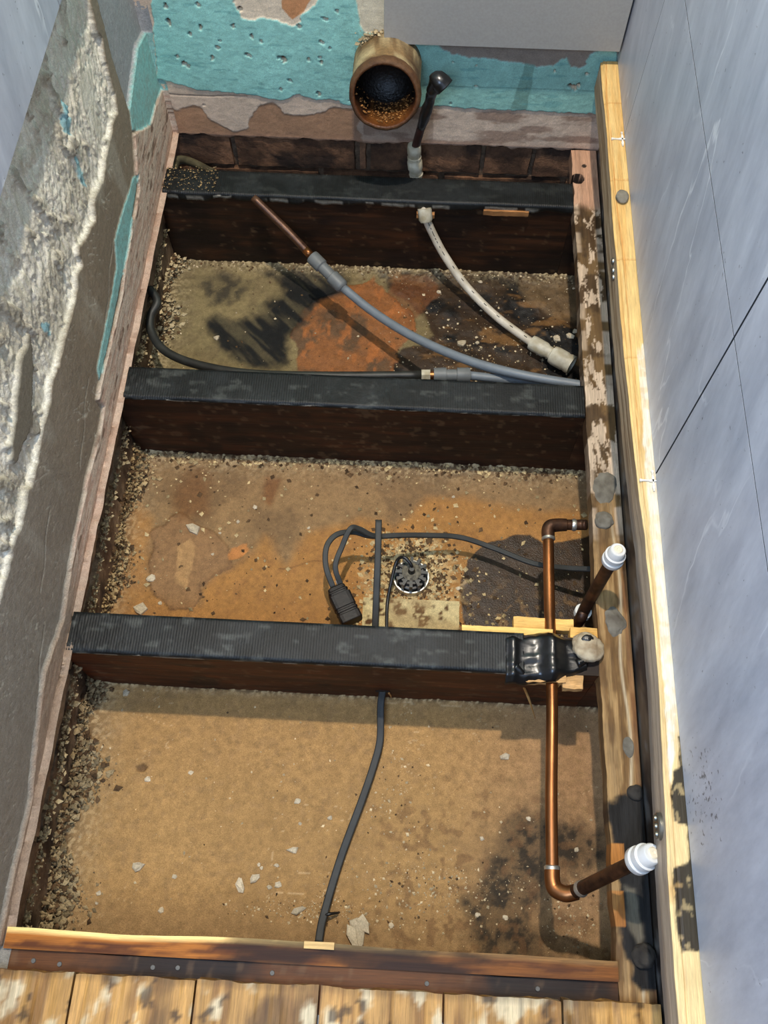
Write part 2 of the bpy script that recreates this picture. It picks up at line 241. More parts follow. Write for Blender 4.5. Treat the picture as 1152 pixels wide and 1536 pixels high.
def lathe(name,a,b,prof,mat,parent=None,n=32,wob=0,lobes=0,lob_amp=0,closed=True):
    """revolve prof [(t 0..1 along a->b, radius)] about the axis a->b"""
    a=np.array(a,float);b=np.array(b,float);ax=b-a;T=ax/np.linalg.norm(ax)
    S=np.cross(T,[0,0,1.]) if abs(T[2])<.9 else np.cross(T,[0,1.,0]); S/=np.linalg.norm(S);B=np.cross(S,T)
    V=[];F=[];
    for t,r in prof:
        for k in range(n):
            q=2*math.pi*k/n; rr=r*(1+(wob*math.sin(3*q+t*5) if wob else 0)+(lob_amp*(1 if (k*lobes//n*2+int((k*lobes*2//n)%2))%2 else 0) if lobes else 0))
            V.append(a+ax*t+(S*math.cos(q)+B*math.sin(q))*rr)
    m=len(prof)
    for i in range(m-1):
        for k in range(n):
            p=i*n+k;q=i*n+(k+1)%n;F.append((p,q,q+n,p+n))
    if closed: F.append(tuple(range(n-1,-1,-1)));F.append(tuple((m-1)*n+k for k in range(n)))
    me=mesh(name,V,F)
    o=link(name,me,parent,mat)
    me.polygons.foreach_set('use_smooth',[len(p.vertices)==4 for p in me.polygons])
    try: me.set_sharp_from_angle(angle=math.radians(35))
    except Exception: pass
    return o
def empty(name,loc=(0,0,0)):
    return link(name,None)   # children are modelled in world coordinates
def root(name,loc,label,cat,group=None):
    o=bpy.data.objects.new(name,None); COL.objects.link(o); o.location=loc; o.empty_display_size=.02
    return tag(o,label,cat,group)
def adopt(r,*kids):
    for k in kids:
        k.parent=r; k.matrix_parent_inverse=Matrix.Translation(r.location).inverted()
    return r
def rocks(name,P,S,mat,cols,parent=None,flat=.55,seed=1):
    """many small irregular stones in one mesh; P centres, S radii"""
    g=np.random.default_rng(seed); P=np.asarray(P,float); S=np.asarray(S,float); n=len(P)
    o=np.array([[1,0,0],[0,1,0],[-1,0,0],[0,-1,0],[0,0,1],[0,0,-1]],float)
    f=np.array([[0,1,4],[1,2,4],[2,3,4],[3,0,4],[1,0,5],[2,1,5],[3,2,5],[0,3,5]])
    V=o[None]*g.uniform(.55,1.25,(n,6,1)); V[:,:,0]*=g.uniform(.7,1.5,(n,1)); V[:,:,2]*=flat*g.uniform(.6,1.2,(n,1))
    V+=g.uniform(-.15,.15,V.shape); a=g.uniform(0,6.28,n); c,s=np.cos(a)[:,None],np.sin(a)[:,None]
    X=V[:,:,0]*c-V[:,:,1]*s; Y=V[:,:,0]*s+V[:,:,1]*c; V=np.stack([X,Y,V[:,:,2]],-1)*S[:,None,None]+P[:,None]
    F=(f[None]+6*np.arange(n)[:,None,None]).reshape(-1,3)
    cc=np.repeat(cols,6,axis=0)
    return link(name,mesh(name,V.reshape(-1,3),F,cc,None,False),parent,mat)

# ---------------------------------------------------------------- materials
def N_(nt,t,**k):
    n=nt.nodes.new(t)
    for a,b in k.items(): setattr(n,a,b)
    return n
def painted(name,rough=.85,grain=None,contrast=.35,scale=90,bump=.35,bscale=350,spec=.3,glossr=.25,metal=0.,bdist=.0012,fine=700,fcon=.22):
    m=bpy.data.materials.new(name); m.use_nodes=True; nt=m.node_tree; b=nt.nodes['Principled BSDF']; lk=nt.links.new
    at=N_(nt,'ShaderNodeAttribute',attribute_name='Col'); tc=N_(nt,'ShaderNodeTexCoord'); mp=N_(nt,'ShaderNodeMapping')
    mp.inputs['Scale'].default_value={'x':(.05,1,1),'y':(1,.05,1),None:(1,1,1)}[grain]
    lk(tc.outputs['Object'],mp.inputs[0])
    no=N_(nt,'ShaderNodeTexNoise'); no.inputs['Scale'].default_value=scale; no.inputs['Detail'].default_value=8; no.inputs['Roughness'].default_value=.65; lk(mp.outputs[0],no.inputs[0])
    mr=N_(nt,'ShaderNodeMapRange'); mr.inputs[1].default_value=.3; mr.inputs[2].default_value=.7; mr.inputs[3].default_value=1-contrast; mr.inputs[4].default_value=1+contrast; lk(no.outputs[0],mr.inputs[0])
    nf=N_(nt,'ShaderNodeTexNoise'); nf.inputs['Scale'].default_value=fine; nf.inputs['Detail'].default_value=4; nf.inputs['Roughness'].default_value=.7; lk(mp.outputs[0],nf.inputs[0])
    mf=N_(nt,'ShaderNodeMapRange'); mf.inputs[1].default_value=.32; mf.inputs[2].default_value=.68; mf.inputs[3].default_value=1-fcon; mf.inputs[4].default_value=1+fcon; lk(nf.outputs[0],mf.inputs[0])
    mm=N_(nt,'ShaderNodeMath',operation='MULTIPLY'); lk(mr.outputs[0],mm.inputs[0]); lk(mf.outputs[0],mm.inputs[1])
    mx=N_(nt,'ShaderNodeVectorMath',operation='SCALE'); lk(at.outputs['Color'],mx.inputs[0]); lk(mm.outputs[0],mx.inputs['Scale'])
    lk(mx.outputs[0],b.inputs['Base Color'])
    rr=N_(nt,'ShaderNodeMapRange'); rr.inputs[3].default_value=glossr; rr.inputs[4].default_value=rough; lk(at.outputs['Alpha'],rr.inputs[0]); lk(rr.outputs[0],b.inputs['Roughness'])
    n2=N_(nt,'ShaderNodeTexNoise'); n2.inputs['Scale'].default_value=bscale; n2.inputs['Detail'].default_value=6; lk(mp.outputs[0],n2.inputs[0])
    bp=N_(nt,'ShaderNodeBump'); bp.inputs['Strength'].default_value=bump; bp.inputs['Distance'].default_value=bdist; lk(n2.outputs[0],bp.inputs['Height']); lk(bp.outputs[0],b.inputs['Normal'])
    b.inputs['Specular IOR Level'].default_value=spec; b.inputs['Metallic'].default_value=metal
    return m
def plain(name,rgb,rough=.5,metal=0.,spec=.5,vary=.15,scale=60,bump=.1,bscale=200,rgb2=None,stretch=(1,1,1)):
    m=bpy.data.materials.new(name); m.use_nodes=True; nt=m.node_tree; b=nt.nodes['Principled BSDF']; lk=nt.links.new
    tc=N_(nt,'ShaderNodeTexCoord'); mp=N_(nt,'ShaderNodeMapping'); mp.inputs['Scale'].default_value=stretch; lk(tc.outputs['Object'],mp.inputs[0])
    no=N_(nt,'ShaderNodeTexNoise'); no.inputs['Scale'].default_value=scale; no.inputs['Detail'].default_value=6; lk(mp.outputs[0],no.inputs[0])
    cr_=N_(nt,'ShaderNodeValToRGB'); c=L(*rgb); c2=L(*rgb2) if rgb2 else c*(1-vary); c1=c if rgb2 else np.minimum(c*(1+vary),1)
    cr_.color_ramp.elements[0].position=.35; cr_.color_ramp.elements[0].color=(*c2,1); cr_.color_ramp.elements[1].position=.65; cr_.color_ramp.elements[1].color=(*c1,1)
    lk(no.outputs[0],cr_.inputs[0]); lk(cr_.outputs[0],b.inputs['Base Color'])
    b.inputs['Roughness'].default_value=rough; b.inputs['Metallic'].default_value=metal; b.inputs['Specular IOR Level'].default_value=spec
    if bump:
        n2=N_(nt,'ShaderNodeTexNoise'); n2.inputs['Scale'].default_value=bscale; lk(mp.outputs[0],n2.inputs[0])
        bp=N_(nt,'ShaderNodeBump'); bp.inputs['Strength'].default_value=bump; bp.inputs['Distance'].default_value=.001; lk(n2.outputs[0],bp.inputs['Height']); lk(bp.outputs[0],b.inputs['Normal'])
    return m
def tile_mat():
    m=bpy.data.materials.new('grey_veined_porcelain'); m.use_nodes=True; nt=m.node_tree; b=nt.nodes['Principled BSDF']; lk=nt.links.new
    tc=N_(nt,'ShaderNodeTexCoord'); 
    mp0=N_(nt,'ShaderNodeMapping'); mp0.inputs['Rotation'].default_value=(math.radians(14),0,0); lk(tc.outputs['Object'],mp0.inputs[0])
    mp=N_(nt,'ShaderNodeMapping'); mp.inputs['Scale'].default_value=(1,2.6,.75); lk(mp0.outputs[0],mp.inputs[0])
    dn=N_(nt,'ShaderNodeTexNoise'); dn.inputs['Scale'].default_value=2.6; dn.inputs['Detail'].default_value=5; dn.inputs['Roughness'].default_value=.5; lk(mp.outputs[0],dn.inputs[0])
    # thin veins where the noise crosses a level
    sb=N_(nt,'ShaderNodeMath',operation='SUBTRACT'); sb.inputs[1].default_value=.5; lk(dn.outputs[0],sb.inputs[0])
    ab=N_(nt,'ShaderNodeMath',operation='ABSOLUTE'); lk(sb.outputs[0],ab.inputs[0])
    mr=N_(nt,'ShaderNodeMapRange'); mr.inputs[1].default_value=.0; mr.inputs[2].default_value=.007; mr.inputs[3].default_value=1; mr.inputs[4].default_value=0; lk(ab.outputs[0],mr.inputs[0])
    n3=N_(nt,'ShaderNodeTexNoise'); n3.inputs['Scale'].default_value=6; lk(tc.outputs['Object'],n3.inputs[0])
    m3=N_(nt,'ShaderNodeMapRange'); m3.inputs[1].default_value=.42; m3.inputs[2].default_value=.62; lk(n3.outputs[0],m3.inputs[0])
    mu=N_(nt,'ShaderNodeMath',operation='MULTIPLY'); lk(mr.outputs[0],mu.inputs[0]); lk(m3.outputs[0],mu.inputs[1])
    mu2=N_(nt,'ShaderNodeMath',operation='MULTIPLY'); mu2.inputs[1].default_value=.8; lk(mu.outputs[0],mu2.inputs[0])
    cl=N_(nt,'ShaderNodeTexNoise'); cl.inputs['Scale'].default_value=9; cl.inputs['Detail'].default_value=9; cl.inputs['Roughness'].default_value=.7; lk(mp.outputs[0],cl.inputs[0])
    r=N_(nt,'ShaderNodeValToRGB'); r.color_ramp.elements[0].position=.3; r.color_ramp.elements[0].color=(*L(158,163,174),1); r.color_ramp.elements[1].position=.72; r.color_ramp.elements[1].color=(*L(200,204,212),1); lk(cl.outputs[0],r.inputs[0])
    mx=N_(nt,'ShaderNodeMix',data_type='RGBA'); lk(mu2.outputs[0],mx.inputs[0]); lk(r.outputs[0],mx.inputs[6]); mx.inputs[7].default_value=(*L(225,228,232),1)
    sx=N_(nt,'ShaderNodeVectorMath',operation='DISTANCE'); lk(tc.outputs['Object'],sx.inputs[0]); sx.inputs[1].default_value=(.037,.150,.235)
    sd=N_(nt,'ShaderNodeMapRange'); sd.inputs[1].default_value=.02; sd.inputs[2].default_value=.075; sd.inputs[3].default_value=.12; sd.inputs[4].default_value=0; lk(sx.outputs['Value'],sd.inputs[0])
    sn=N_(nt,'ShaderNodeTexNoise'); sn.inputs['Scale'].default_value=170; sn.inputs['Detail'].default_value=4; lk(tc.outputs['Object'],sn.inputs[0])
    sa=N_(nt,'ShaderNodeMath',operation='ADD'); lk(sn.outputs[0],sa.inputs[0]); lk(sd.outputs[0],sa.inputs[1])
    sr_=N_(nt,'ShaderNodeMapRange'); sr_.inputs[1].default_value=.70; sr_.inputs[2].default_value=.76; sr_.inputs[4].default_value=.75; lk(sa.outputs[0],sr_.inputs[0])
    m4=N_(nt,'ShaderNodeMix',data_type='RGBA'); lk(sr_.outputs[0],m4.inputs[0]); lk(mx.outputs[2],m4.inputs[6]); m4.inputs[7].default_value=(*L(52,54,58),1)
    lk(m4.outputs[2],b.inputs['Base Color']); b.inputs['Roughness'].default_value=.42; b.inputs['Specular IOR Level'].default_value=.5
    return m
M_plaster=painted('old_plaster',rough=.8,contrast=.14,scale=70,bump=.35,bscale=260)
M_adh=painted('tile_adhesive',rough=.8,contrast=.18,scale=160,bump=.6,bscale=420)
M_void=painted('dusty_board',rough=.85,contrast=.25,scale=110,bump=.6,bscale=500,glossr=.2,fine=900,fcon=.32)
M_woodx=painted('timber_grain_across',rough=.65,grain='x',contrast=.3,scale=90,bump=.4,bscale=300,glossr=.2)
M_woody=painted('timber_grain_along',rough=.7,grain='y',contrast=.33,scale=120,bump=.4,bscale=300,glossr=.2)
M_brick=painted('brick_face',rough=.9,contrast=.35,scale=120,bump=.8,bscale=350)
M_rock=painted('crumb',rough=.9,contrast=.2,scale=200,bump=.3,bscale=500)
M_tape=painted('ribbed_tape',rough=.6,contrast=.4,scale=150,bump=.3,bscale=300,glossr=.3,spec=.3)
M_tile=tile_mat()
M_tileedge=plain('tile_edge',(205,203,195),.6)
M_copper=plain('copper',(172,112,66),.33,metal=.85,rgb2=(110,70,40),scale=45,stretch=(1,.25,1),bump=.05)
M_copdark=plain('tarnished_copper',(92,62,42),.45,metal=.6,rgb2=(48,32,24),scale=70,bump=.25)
M_solder=plain('solder',(190,185,172),.35,metal=.8)
M_greyp=plain('grey_plastic_pipe',(112,118,122),.45,vary=.08)
M_greyfit=plain('grey_plastic_fitting',(104,106,104),.5,vary=.1)
M_whitep=plain('white_plastic_pipe',(214,204,184),.4,rgb2=(190,178,155),scale=40)
M_whitefit=plain('cream_plastic_fitting',(205,198,176),.5,rgb2=(168,156,128),scale=70)
M_cap=plain('white_plastic_cap',(216,214,208),.35,vary=.03)
M_blackp=plain('black_pipe',(50,50,44),.5,rgb2=(32,30,26),scale=40)
M_olive=plain('olive_pipe',(92,86,62),.55,rgb2=(60,54,38),scale=50)
M_cable=plain('grey_flat_cable',(50,50,47),.55,spec=.3,vary=.2,scale=40)
M_blkcable=plain('black_cable',(26,25,24),.4)
M_box=plain('black_connector_plastic',(34,27,23),.5,spec=.3,rgb2=(18,14,12),scale=90,bump=.3)
M_black=plain('black_plastic',(30,29,28),.35)
M_silver=plain('bright_metal',(200,198,190),.3,metal=.9)
M_insul=plain('black_insulating_tape',(22,22,22),.28,spec=.6,bump=.3,bscale=90)
M_pine=painted('new_pine',rough=.65,grain='y',contrast=.16,scale=160,bump=.3,bscale=300)
M_cement=plain('grey_cement',(128,122,108),.9,rgb2=(95,88,76),scale=60,bump=.9,bscale=180)
M_cemdark=plain('mouldy_cement',(62,56,48),.9,rgb2=(34,30,26),scale=60,bump=.9,bscale=180)
M_foam=plain('pale_rough_lump',(196,180,150),.9,rgb2=(150,128,98),scale=70,bump=1,bscale=200)
M_screw=plain('zinc_screw',(130,128,118),.35,metal=.8)
M_white=plain('white_nylon',(225,222,210),.5,vary=.04)
M_light=plain('splintered_wood',(196,150,88),.7,rgb2=(160,110,55),scale=30,stretch=(.2,2,1))

# ---------------------------------------------------------------- back wall
XL=-.70
TQ=L(148,204,194); TQD=L(84,160,158)
def f_back(u,v):
    x=u-.72; z=v; n=fbm(x,z,s=14,oct=5,seed=3); n2=fbm(x,z,s=160,oct=3,seed=5)
    pale=L(206,184,162); c=base(x,pale); h=(n-.5)*.003+(n2-.5)*.0008
    br=mask(x,z,D['back']['brown'],.0015,.014,34,seed=11,oct=6); c=mix(c,L(168,130,100),br); h-=br*.0012
    r=x>-.36
    mott=smooth(.44,.56,fbm(x*.6,z*2.,s=26,oct=5,seed=21))*r; c=mix(c,L(150,124,106),mott*.85)
    c=mix(c,L(120,100,88),mask(x,z,D['back']['pipe_shade'],.001,.001)*.5)  # shadow below the soil pipe painted in as a darker patch
    ad=((x>-.36)&(z>.12))*1.; c=mix(c,L(140,128,116),ad); h+=ad*.001
    st=mask(x,z,D['back']['strip'],.001,.002); c=mix(c,L(214,204,178),st)
    pL=mask(x,z,D['back']['paintL'],.0008,.0035,120,seed=7); pR=mask(x,z,D['back']['paintR'],.0008,.0035,120,seed=8)
    pt=mask(x,z,D['back']['patch'],.0008,.006,90,seed=9); p2=mask(x,z,D['back']['patch2'],.0008,.002,seed=10)
    pL=pL*(1-pt)*(1-st); pR=pR*(1-st); p=np.maximum(pL,pR)
    tq=TQ*(.88+.24*n)[:,None]; c=c*(1-p[:,None])+tq*p[:,None]
    c=mix(c,L(140,184,170),pR*.6*p)
    c=mix(c,L(224,206,180),pt); c=mix(c,L(196,140,96),p2)
    c=mix(c,L(104,140,128),mask(x,z,D['back']['stripe'],.001,.002)*.7)
    h+=p*.002
    # faint scratches in the paint
    sc=(fbm(x*.35,z*3.,s=60,oct=3,seed=31)>.70)*p; c=mix(c,L(90,150,150),sc*.4)
    # a horizontal fracture above the pale plaster
    cr1=np.exp(-((z-.083-.006*(n-.5)*2)/.0009)**2)*(fbm(x,z,s=30,oct=3,seed=41)>.5)*(x<-.36); h-=cr1*.002; c=mix(c,L(120,88,66),cr1*.7)
    for (px_,pz_),r_ in [((a,b),q) for a,b,q in D['pits']]:
        m=np.abs(x-px_)+np.abs(z-pz_)<r_*3
        if not m.any(): continue
        dx=x[m]-px_; dz=z[m]-pz_; d=np.sqrt((dx*(1+.5*math.sin(px_*900)))**2+(dz*.9+dx*.3)**2)+(fbm(x[m],z[m],s=260,oct=2,seed=int(px_*-1e4)%99)-.5)*r_*.9
        q=1-smooth(r_*.45,r_*.62,d); h[m]-=q*.0055; lo=smooth(-r_*.35,r_*.15,dz)
        cc=(L(214,192,162)[None]*(1-lo[:,None])+L(84,58,42)[None]*lo[:,None]); c[m]=c[m]*(1-q[:,None])+cc*q[:,None]
    edge=np.exp(-z/.004); c=mix(c,L(196,150,122),edge*.6)
    dv=np.where(v<.001,(fbm(x,z,s=50,oct=4,seed=50)-.5)*.012-.002,0)*1.
    return h,c,np.ones_like(x),dv
wb=sheet('wall_back',(-.72,1.265,0),(1,0,0),(0,0,1),.78,.33,.0016,f_back,M_plaster,skirt=.016)
struct(wb,'turquoise painted back wall with chipped paint and bare plaster along its foot','wall')
def flatcol(rgb,amp=.1,s=20):
    def f(x,y,z,n): return base(x,L(*rgb))*(1+(fbm(x,y,z,s=s,oct=3,seed=4)-.5)*2*amp)[:,None]
    return f
pbox('painted_plaster',(-.72,1.265,.331),(.06,1.30,2.3),.08,flatcol((112,190,184)),M_plaster,wb)
def brickcol(a,b,seed):
    def f(x,y,z,n):
        t=fbm(x,y,z,s=30,oct=5,seed=seed); c=base(x,L(*a)); c=mix(c,L(*b),smooth(.4,.6,t)); c=mix(c,L(40,32,28),smooth(.56,.68,fbm(x,y,z,s=18,oct=4,seed=seed+3))*.8)
        return c*(.75+.5*random.Random(seed).random())
    return f
def rough(a,s=70,seed=0):
    def f(x,y,z,n): return np.column_stack([(fbm(x,y,z,s=s,oct=3,seed=seed+k)-.5)*2*a for k in range(3)])
    return f
bx=[-.715,-.592,-.375,-.158,.06]
k=0
for row,(z0,z1) in enumerate([(-.068,-.006),(-.143,-.080)]):
    xs=[-.715,-.592,-.372,-.352,-.15,-.062,.06] if row==0 else [-.715,-.66,-.44,-.22,-.0,.06]
    for i in range(len(xs)-1):
        g=.004+.002*random.random()
        b_=pbox('brick',(xs[i]+g,1.272+random.uniform(-.003,.002),z0),(xs[i+1]-g,1.33,z1),.008,brickcol((122,88,64),(84,60,44),k),M_brick,wb,rough(.0022,seed=k)); k+=1
pbox('mortar',(-.72,1.280,-.175),(.06,1.335,-.001),.006,flatcol((104,84,66),.5,60),M_brick,wb,rough(.004,60,9))
# ---------------------------------------------------------------- left wall
DL=D['left']
def f_left(u,v):
    y=1.265-u; z=v                                    # U=-y, V=z, normal +x
    n=fbm(y,z,s=12,oct=5,seed=61); f=fbm(y,z,s=150,oct=3,seed=62)
    c=base(y,L(142,128,108))*(.85+.3*n)[:,None]; h=(n-.5)*.0025+(f-.5)*.0006+.003; g=np.full_like(y,.8)
    # lime bloom and drips on the bare board
    sm_=smooth(.54,.72,fbm(y*1.,z*.35+y*.2,s=22,oct=5,seed=63)); c=mix(c,L(172,164,146),sm_*.6)
    low=(1-smooth(.25,.75,y))*.65; c=mix(c,L(142,138,128),low)
    for yy,zz,ly in [(.80,.10,.10),(.62,.09,.06),(.42,.12,.05),(.30,.06,.04)]:
        q=np.exp(-((z-zz-(y-yy)*.35-.003*np.sin(y*90))/.0011)**2)*(np.abs(y-yy)<ly); h+=q*.0012; c=mix(c,L(186,182,166),q*.7)
    sc=smooth(.012,.004,np.abs(fbm((y+z*.9)*1.,(z-y*.9)*.12,s=70,oct=2,seed=181)-.5))*smooth(.56,.64,fbm(y,z,s=26,oct=3,seed=182)); c=mix(c,L(196,190,172),sc*.7); h+=sc*.0006
    t=mask(y,z,DL['plaster'],.001,.003,80,seed=64); strk=fbm(y*.18,z,s=240,oct=4,seed=65)
    pc=base(y,L(214,194,172)); pc=mix(pc,L(196,160,138),smooth(.48,.6,strk)*.7); pc=mix(pc,L(140,116,98),smooth(.64,.72,fbm(y*.3,z,s=140,oct=4,seed=66)))
    pc=mix(pc,L(190,158,134),smooth(.018,.004,z)*.7)
    lowp=(1-smooth(.36,.5,y)); pc=mix(pc,L(150,128,106),lowp*.8)
    c=c*(1-t[:,None])+pc*t[:,None]; h=h*(1-t)+t*(-.002+(strk-.5)*.0009); g=g*(1-t)+t
    for k_ in ('turqU','turqL'):
        q=mask(y,z,DL[k_],.0008,.002,120,seed=67); c=mix(c,L(146,200,194),q*(.75+.25*smooth(.3,.6,f))); h=h*(1-q)+q*.001
    q=mask(y,z,DL['skim'],.0008,.0012,80,seed=68); c=mix(c,L(160,160,160),q); h+=q*.004
    # trowelled white adhesive: raised tongues with torn lips
    a=mask(y,z,DL['adh'],.0007,.011,48,seed=69,oct=6); 
    wy=y+(fbm(y,z,s=20,oct=3,seed=170)-.5)*.03; wz=z+(fbm(y,z,s=20,oct=3,seed=171)-.5)*.03
    r1=np.abs(fbm((wy*.95-wz*.25)*2.0,(wz*.95+wy*.25)*.55,s=50,oct=5,seed=70,rough=.6)-.5)*2
    r2=np.abs(fbm((wy*.95-wz*.2)*2.2,(wz*.95+wy*.2)*.6,s=120,oct=3,seed=71,rough=.6)-.5)*2
    flatp=smooth(.54,.62,fbm(wy,wz,s=11,oct=3,seed=172))
    rel=(.0056*(1-r1)**2.+.0026*(1-r2)**1.6)*(1-.75*flatp)+.004*flatp
    holes=smooth(.66,.74,fbm(y*1.2+z*.4,z*.6,s=38,oct=4,seed=72)); pit=smooth(.60,.66,fbm(y,z*.6,s=75,oct=3,seed=73))*smooth(.37,.45,z)
    hh=.002+rel-(holes+pit)*.005
    ac=base(y,L(212,204,182)); ac=mix(ac,L(228,222,204),smooth(.5,.9,1-r1)); ac=mix(ac,L(150,142,124),np.maximum(holes,pit)*.8)  # ridge crests painted paler as highlights, hollows darker
    ac=mix(ac,L(176,166,142),smooth(.52,.66,fbm(y,z,s=9,oct=4,seed=74))*.55)
    bl=0
    for k_ in ('blue1','blue2','blue3'): bl=np.maximum(bl,mask(y,z,DL[k_],.001,.004,120,seed=75))
    ac=mix(ac,L(140,190,196),bl*.85)
    we=mask(y,z,DL['wear'],.002,.006,80,seed=76); ac=mix(ac,L(122,114,98),we); hh=hh*(1-we)+we*.002
    
    a2=mask(y,z,DL['adh'],.006,.011,48,seed=69,oct=6)*a; top_=smooth(.4605,.447,z)
    c=c*(1-a[:,None])+ac*a[:,None]; h=h*(1-a)+a*(.0015+(hh+.0015)*(.25+.75*a2)*1.); g=g*(1-a)+a
    dv=np.where(v<.001,(fbm(y,z,s=26,oct=4,seed=80)-.5)*.010+.002,0)
    return h,c,g,dv
wl=sheet('wall_left',(XL+.006,1.265,0),(0,-1,0),(0,0,1),1.5,.46,.002,f_left,M_adh,skirt=.012)
struct(wl,'left wall stripped of tiles, torn white adhesive above bare grey brown board','wall')
pbox('backing_board',(-.73,-1.6,.46),(-.697,1.265,2.3),.1,flatcol((150,146,136)),M_adh,wl)
pbox('backing_board',(-.73,-1.6,.0),(-.697,-.236,.46),.1,flatcol((150,146,136)),M_adh,wl)
ed=[1.262,.952,.384,-.184,-.752,-1.32]
M_tiledge2=plain('tile_edge_joint_shade',(58,58,58),.9)  # tile sides painted dark to stand in for shade in the deep joints
def tilebox(name,lo,hi,parent,lab=None,dark=False):
    me=pbox(name,lo,hi,9,flatcol((170,175,185)),M_tile,make=False); o=link(name,me,parent,M_tile)
    bv=o.modifiers.new('b','BEVEL'); bv.width=.0004; bv.segments=2
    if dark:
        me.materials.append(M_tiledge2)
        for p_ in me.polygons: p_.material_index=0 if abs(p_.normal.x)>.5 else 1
    if lab: o['label']=lab
    return o
for row in range(3):
    z0=.4575+row*.302
    for i in range(len(ed)-1): tilebox('tile',(-.6968,ed[i+1]+.001,z0),(-.6800,ed[i]-.001,z0+.300),wl)
k=100
for row,(z0,z1) in enumerate([(-.072,-.008),(-.152,-.086)]):
    y=1.262 if row else 1.19
    while y>-.3:
        y2=y-.217; g=.004
        pbox('brick',(-.79,max(y2,-.4)+g,z0),(-.703+random.uniform(-.004,.003),y-g,z1),.009,brickcol((138,116,90),(104,82,62),k),M_brick,wl,rough(.003,60,seed=k)); k+=1; y=y2
pbox('mortar',(-.80,-.4,-.19),(-.712,1.265,-.002),.007,flatcol((150,132,102),.45,60),M_brick,wl,rough(.006,55,19))
# ---------------------------------------------------------------- right wall
wr=pbox('wall_right',(.050,-1.6,.131),(.12,1.30,2.3),.2,flatcol((52,48,44)),M_adh); struct(wr,'right wall covered with large pale grey blue veined tiles','wall')
ye=[1.262,1.0945,.5295,-.075,-.68,-1.285]; zr=[(.1818,.4500),(.4512,.7515),(.7535,1.0535),(1.0555,1.3555),(1.3575,1.6575),(1.6595,1.9595),(1.9615,2.26)]
for z0,z1 in zr:
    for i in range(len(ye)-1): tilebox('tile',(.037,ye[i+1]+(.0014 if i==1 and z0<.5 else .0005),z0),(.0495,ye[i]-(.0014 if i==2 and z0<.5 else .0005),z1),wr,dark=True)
# back tile hung over the soil pipe
M_backtile=plain('plain_grey_tile',(158,156,150),.5,vary=.05,scale=300)
for z0,z1 in [(.2065,.5065),(.5085,.8085),(.8105,1.1105)]:
    bt_=tilebox('tile',(-.3235,1.242,z0),(.0335,1.2515,z1),wb); bt_.data.materials.clear(); bt_.data.materials.append(M_backtile)
pbox('adhesive_bed',(-.318,1.2518,.212),(.03,1.263,1.10),.02,flatcol((120,114,104),.2),M_adh,wb)
# timber studwork face below the tiles
def c_low(x,y,z,n):
    c=base(x,L(112,94,74)); c=mix(c,L(70,58,50),smooth(.45,.6,fbm(x,y,z,s=20,oct=4,seed=90))); c=mix(c,L(30,26,24),(1-smooth(.16,.26,y))*.8)
    return mix(c,L(132,128,122),smooth(.55,.66,fbm(x,y,z,s=50,oct=4,seed=91))*.6)
sb_=pbox('boarding',(.046,-.5,-.19),(.10,1.262,.1295),.01,c_low,M_woody,wr)
# ceiling and the room's floorboards
struct(pbox('ceiling',(-.8,-1.6,2.3),(.2,1.34,2.36),.5,flatcol((235,232,225)),M_plaster))
M_nail=plain('dull_nail',(110,106,98),.7,metal=.3)
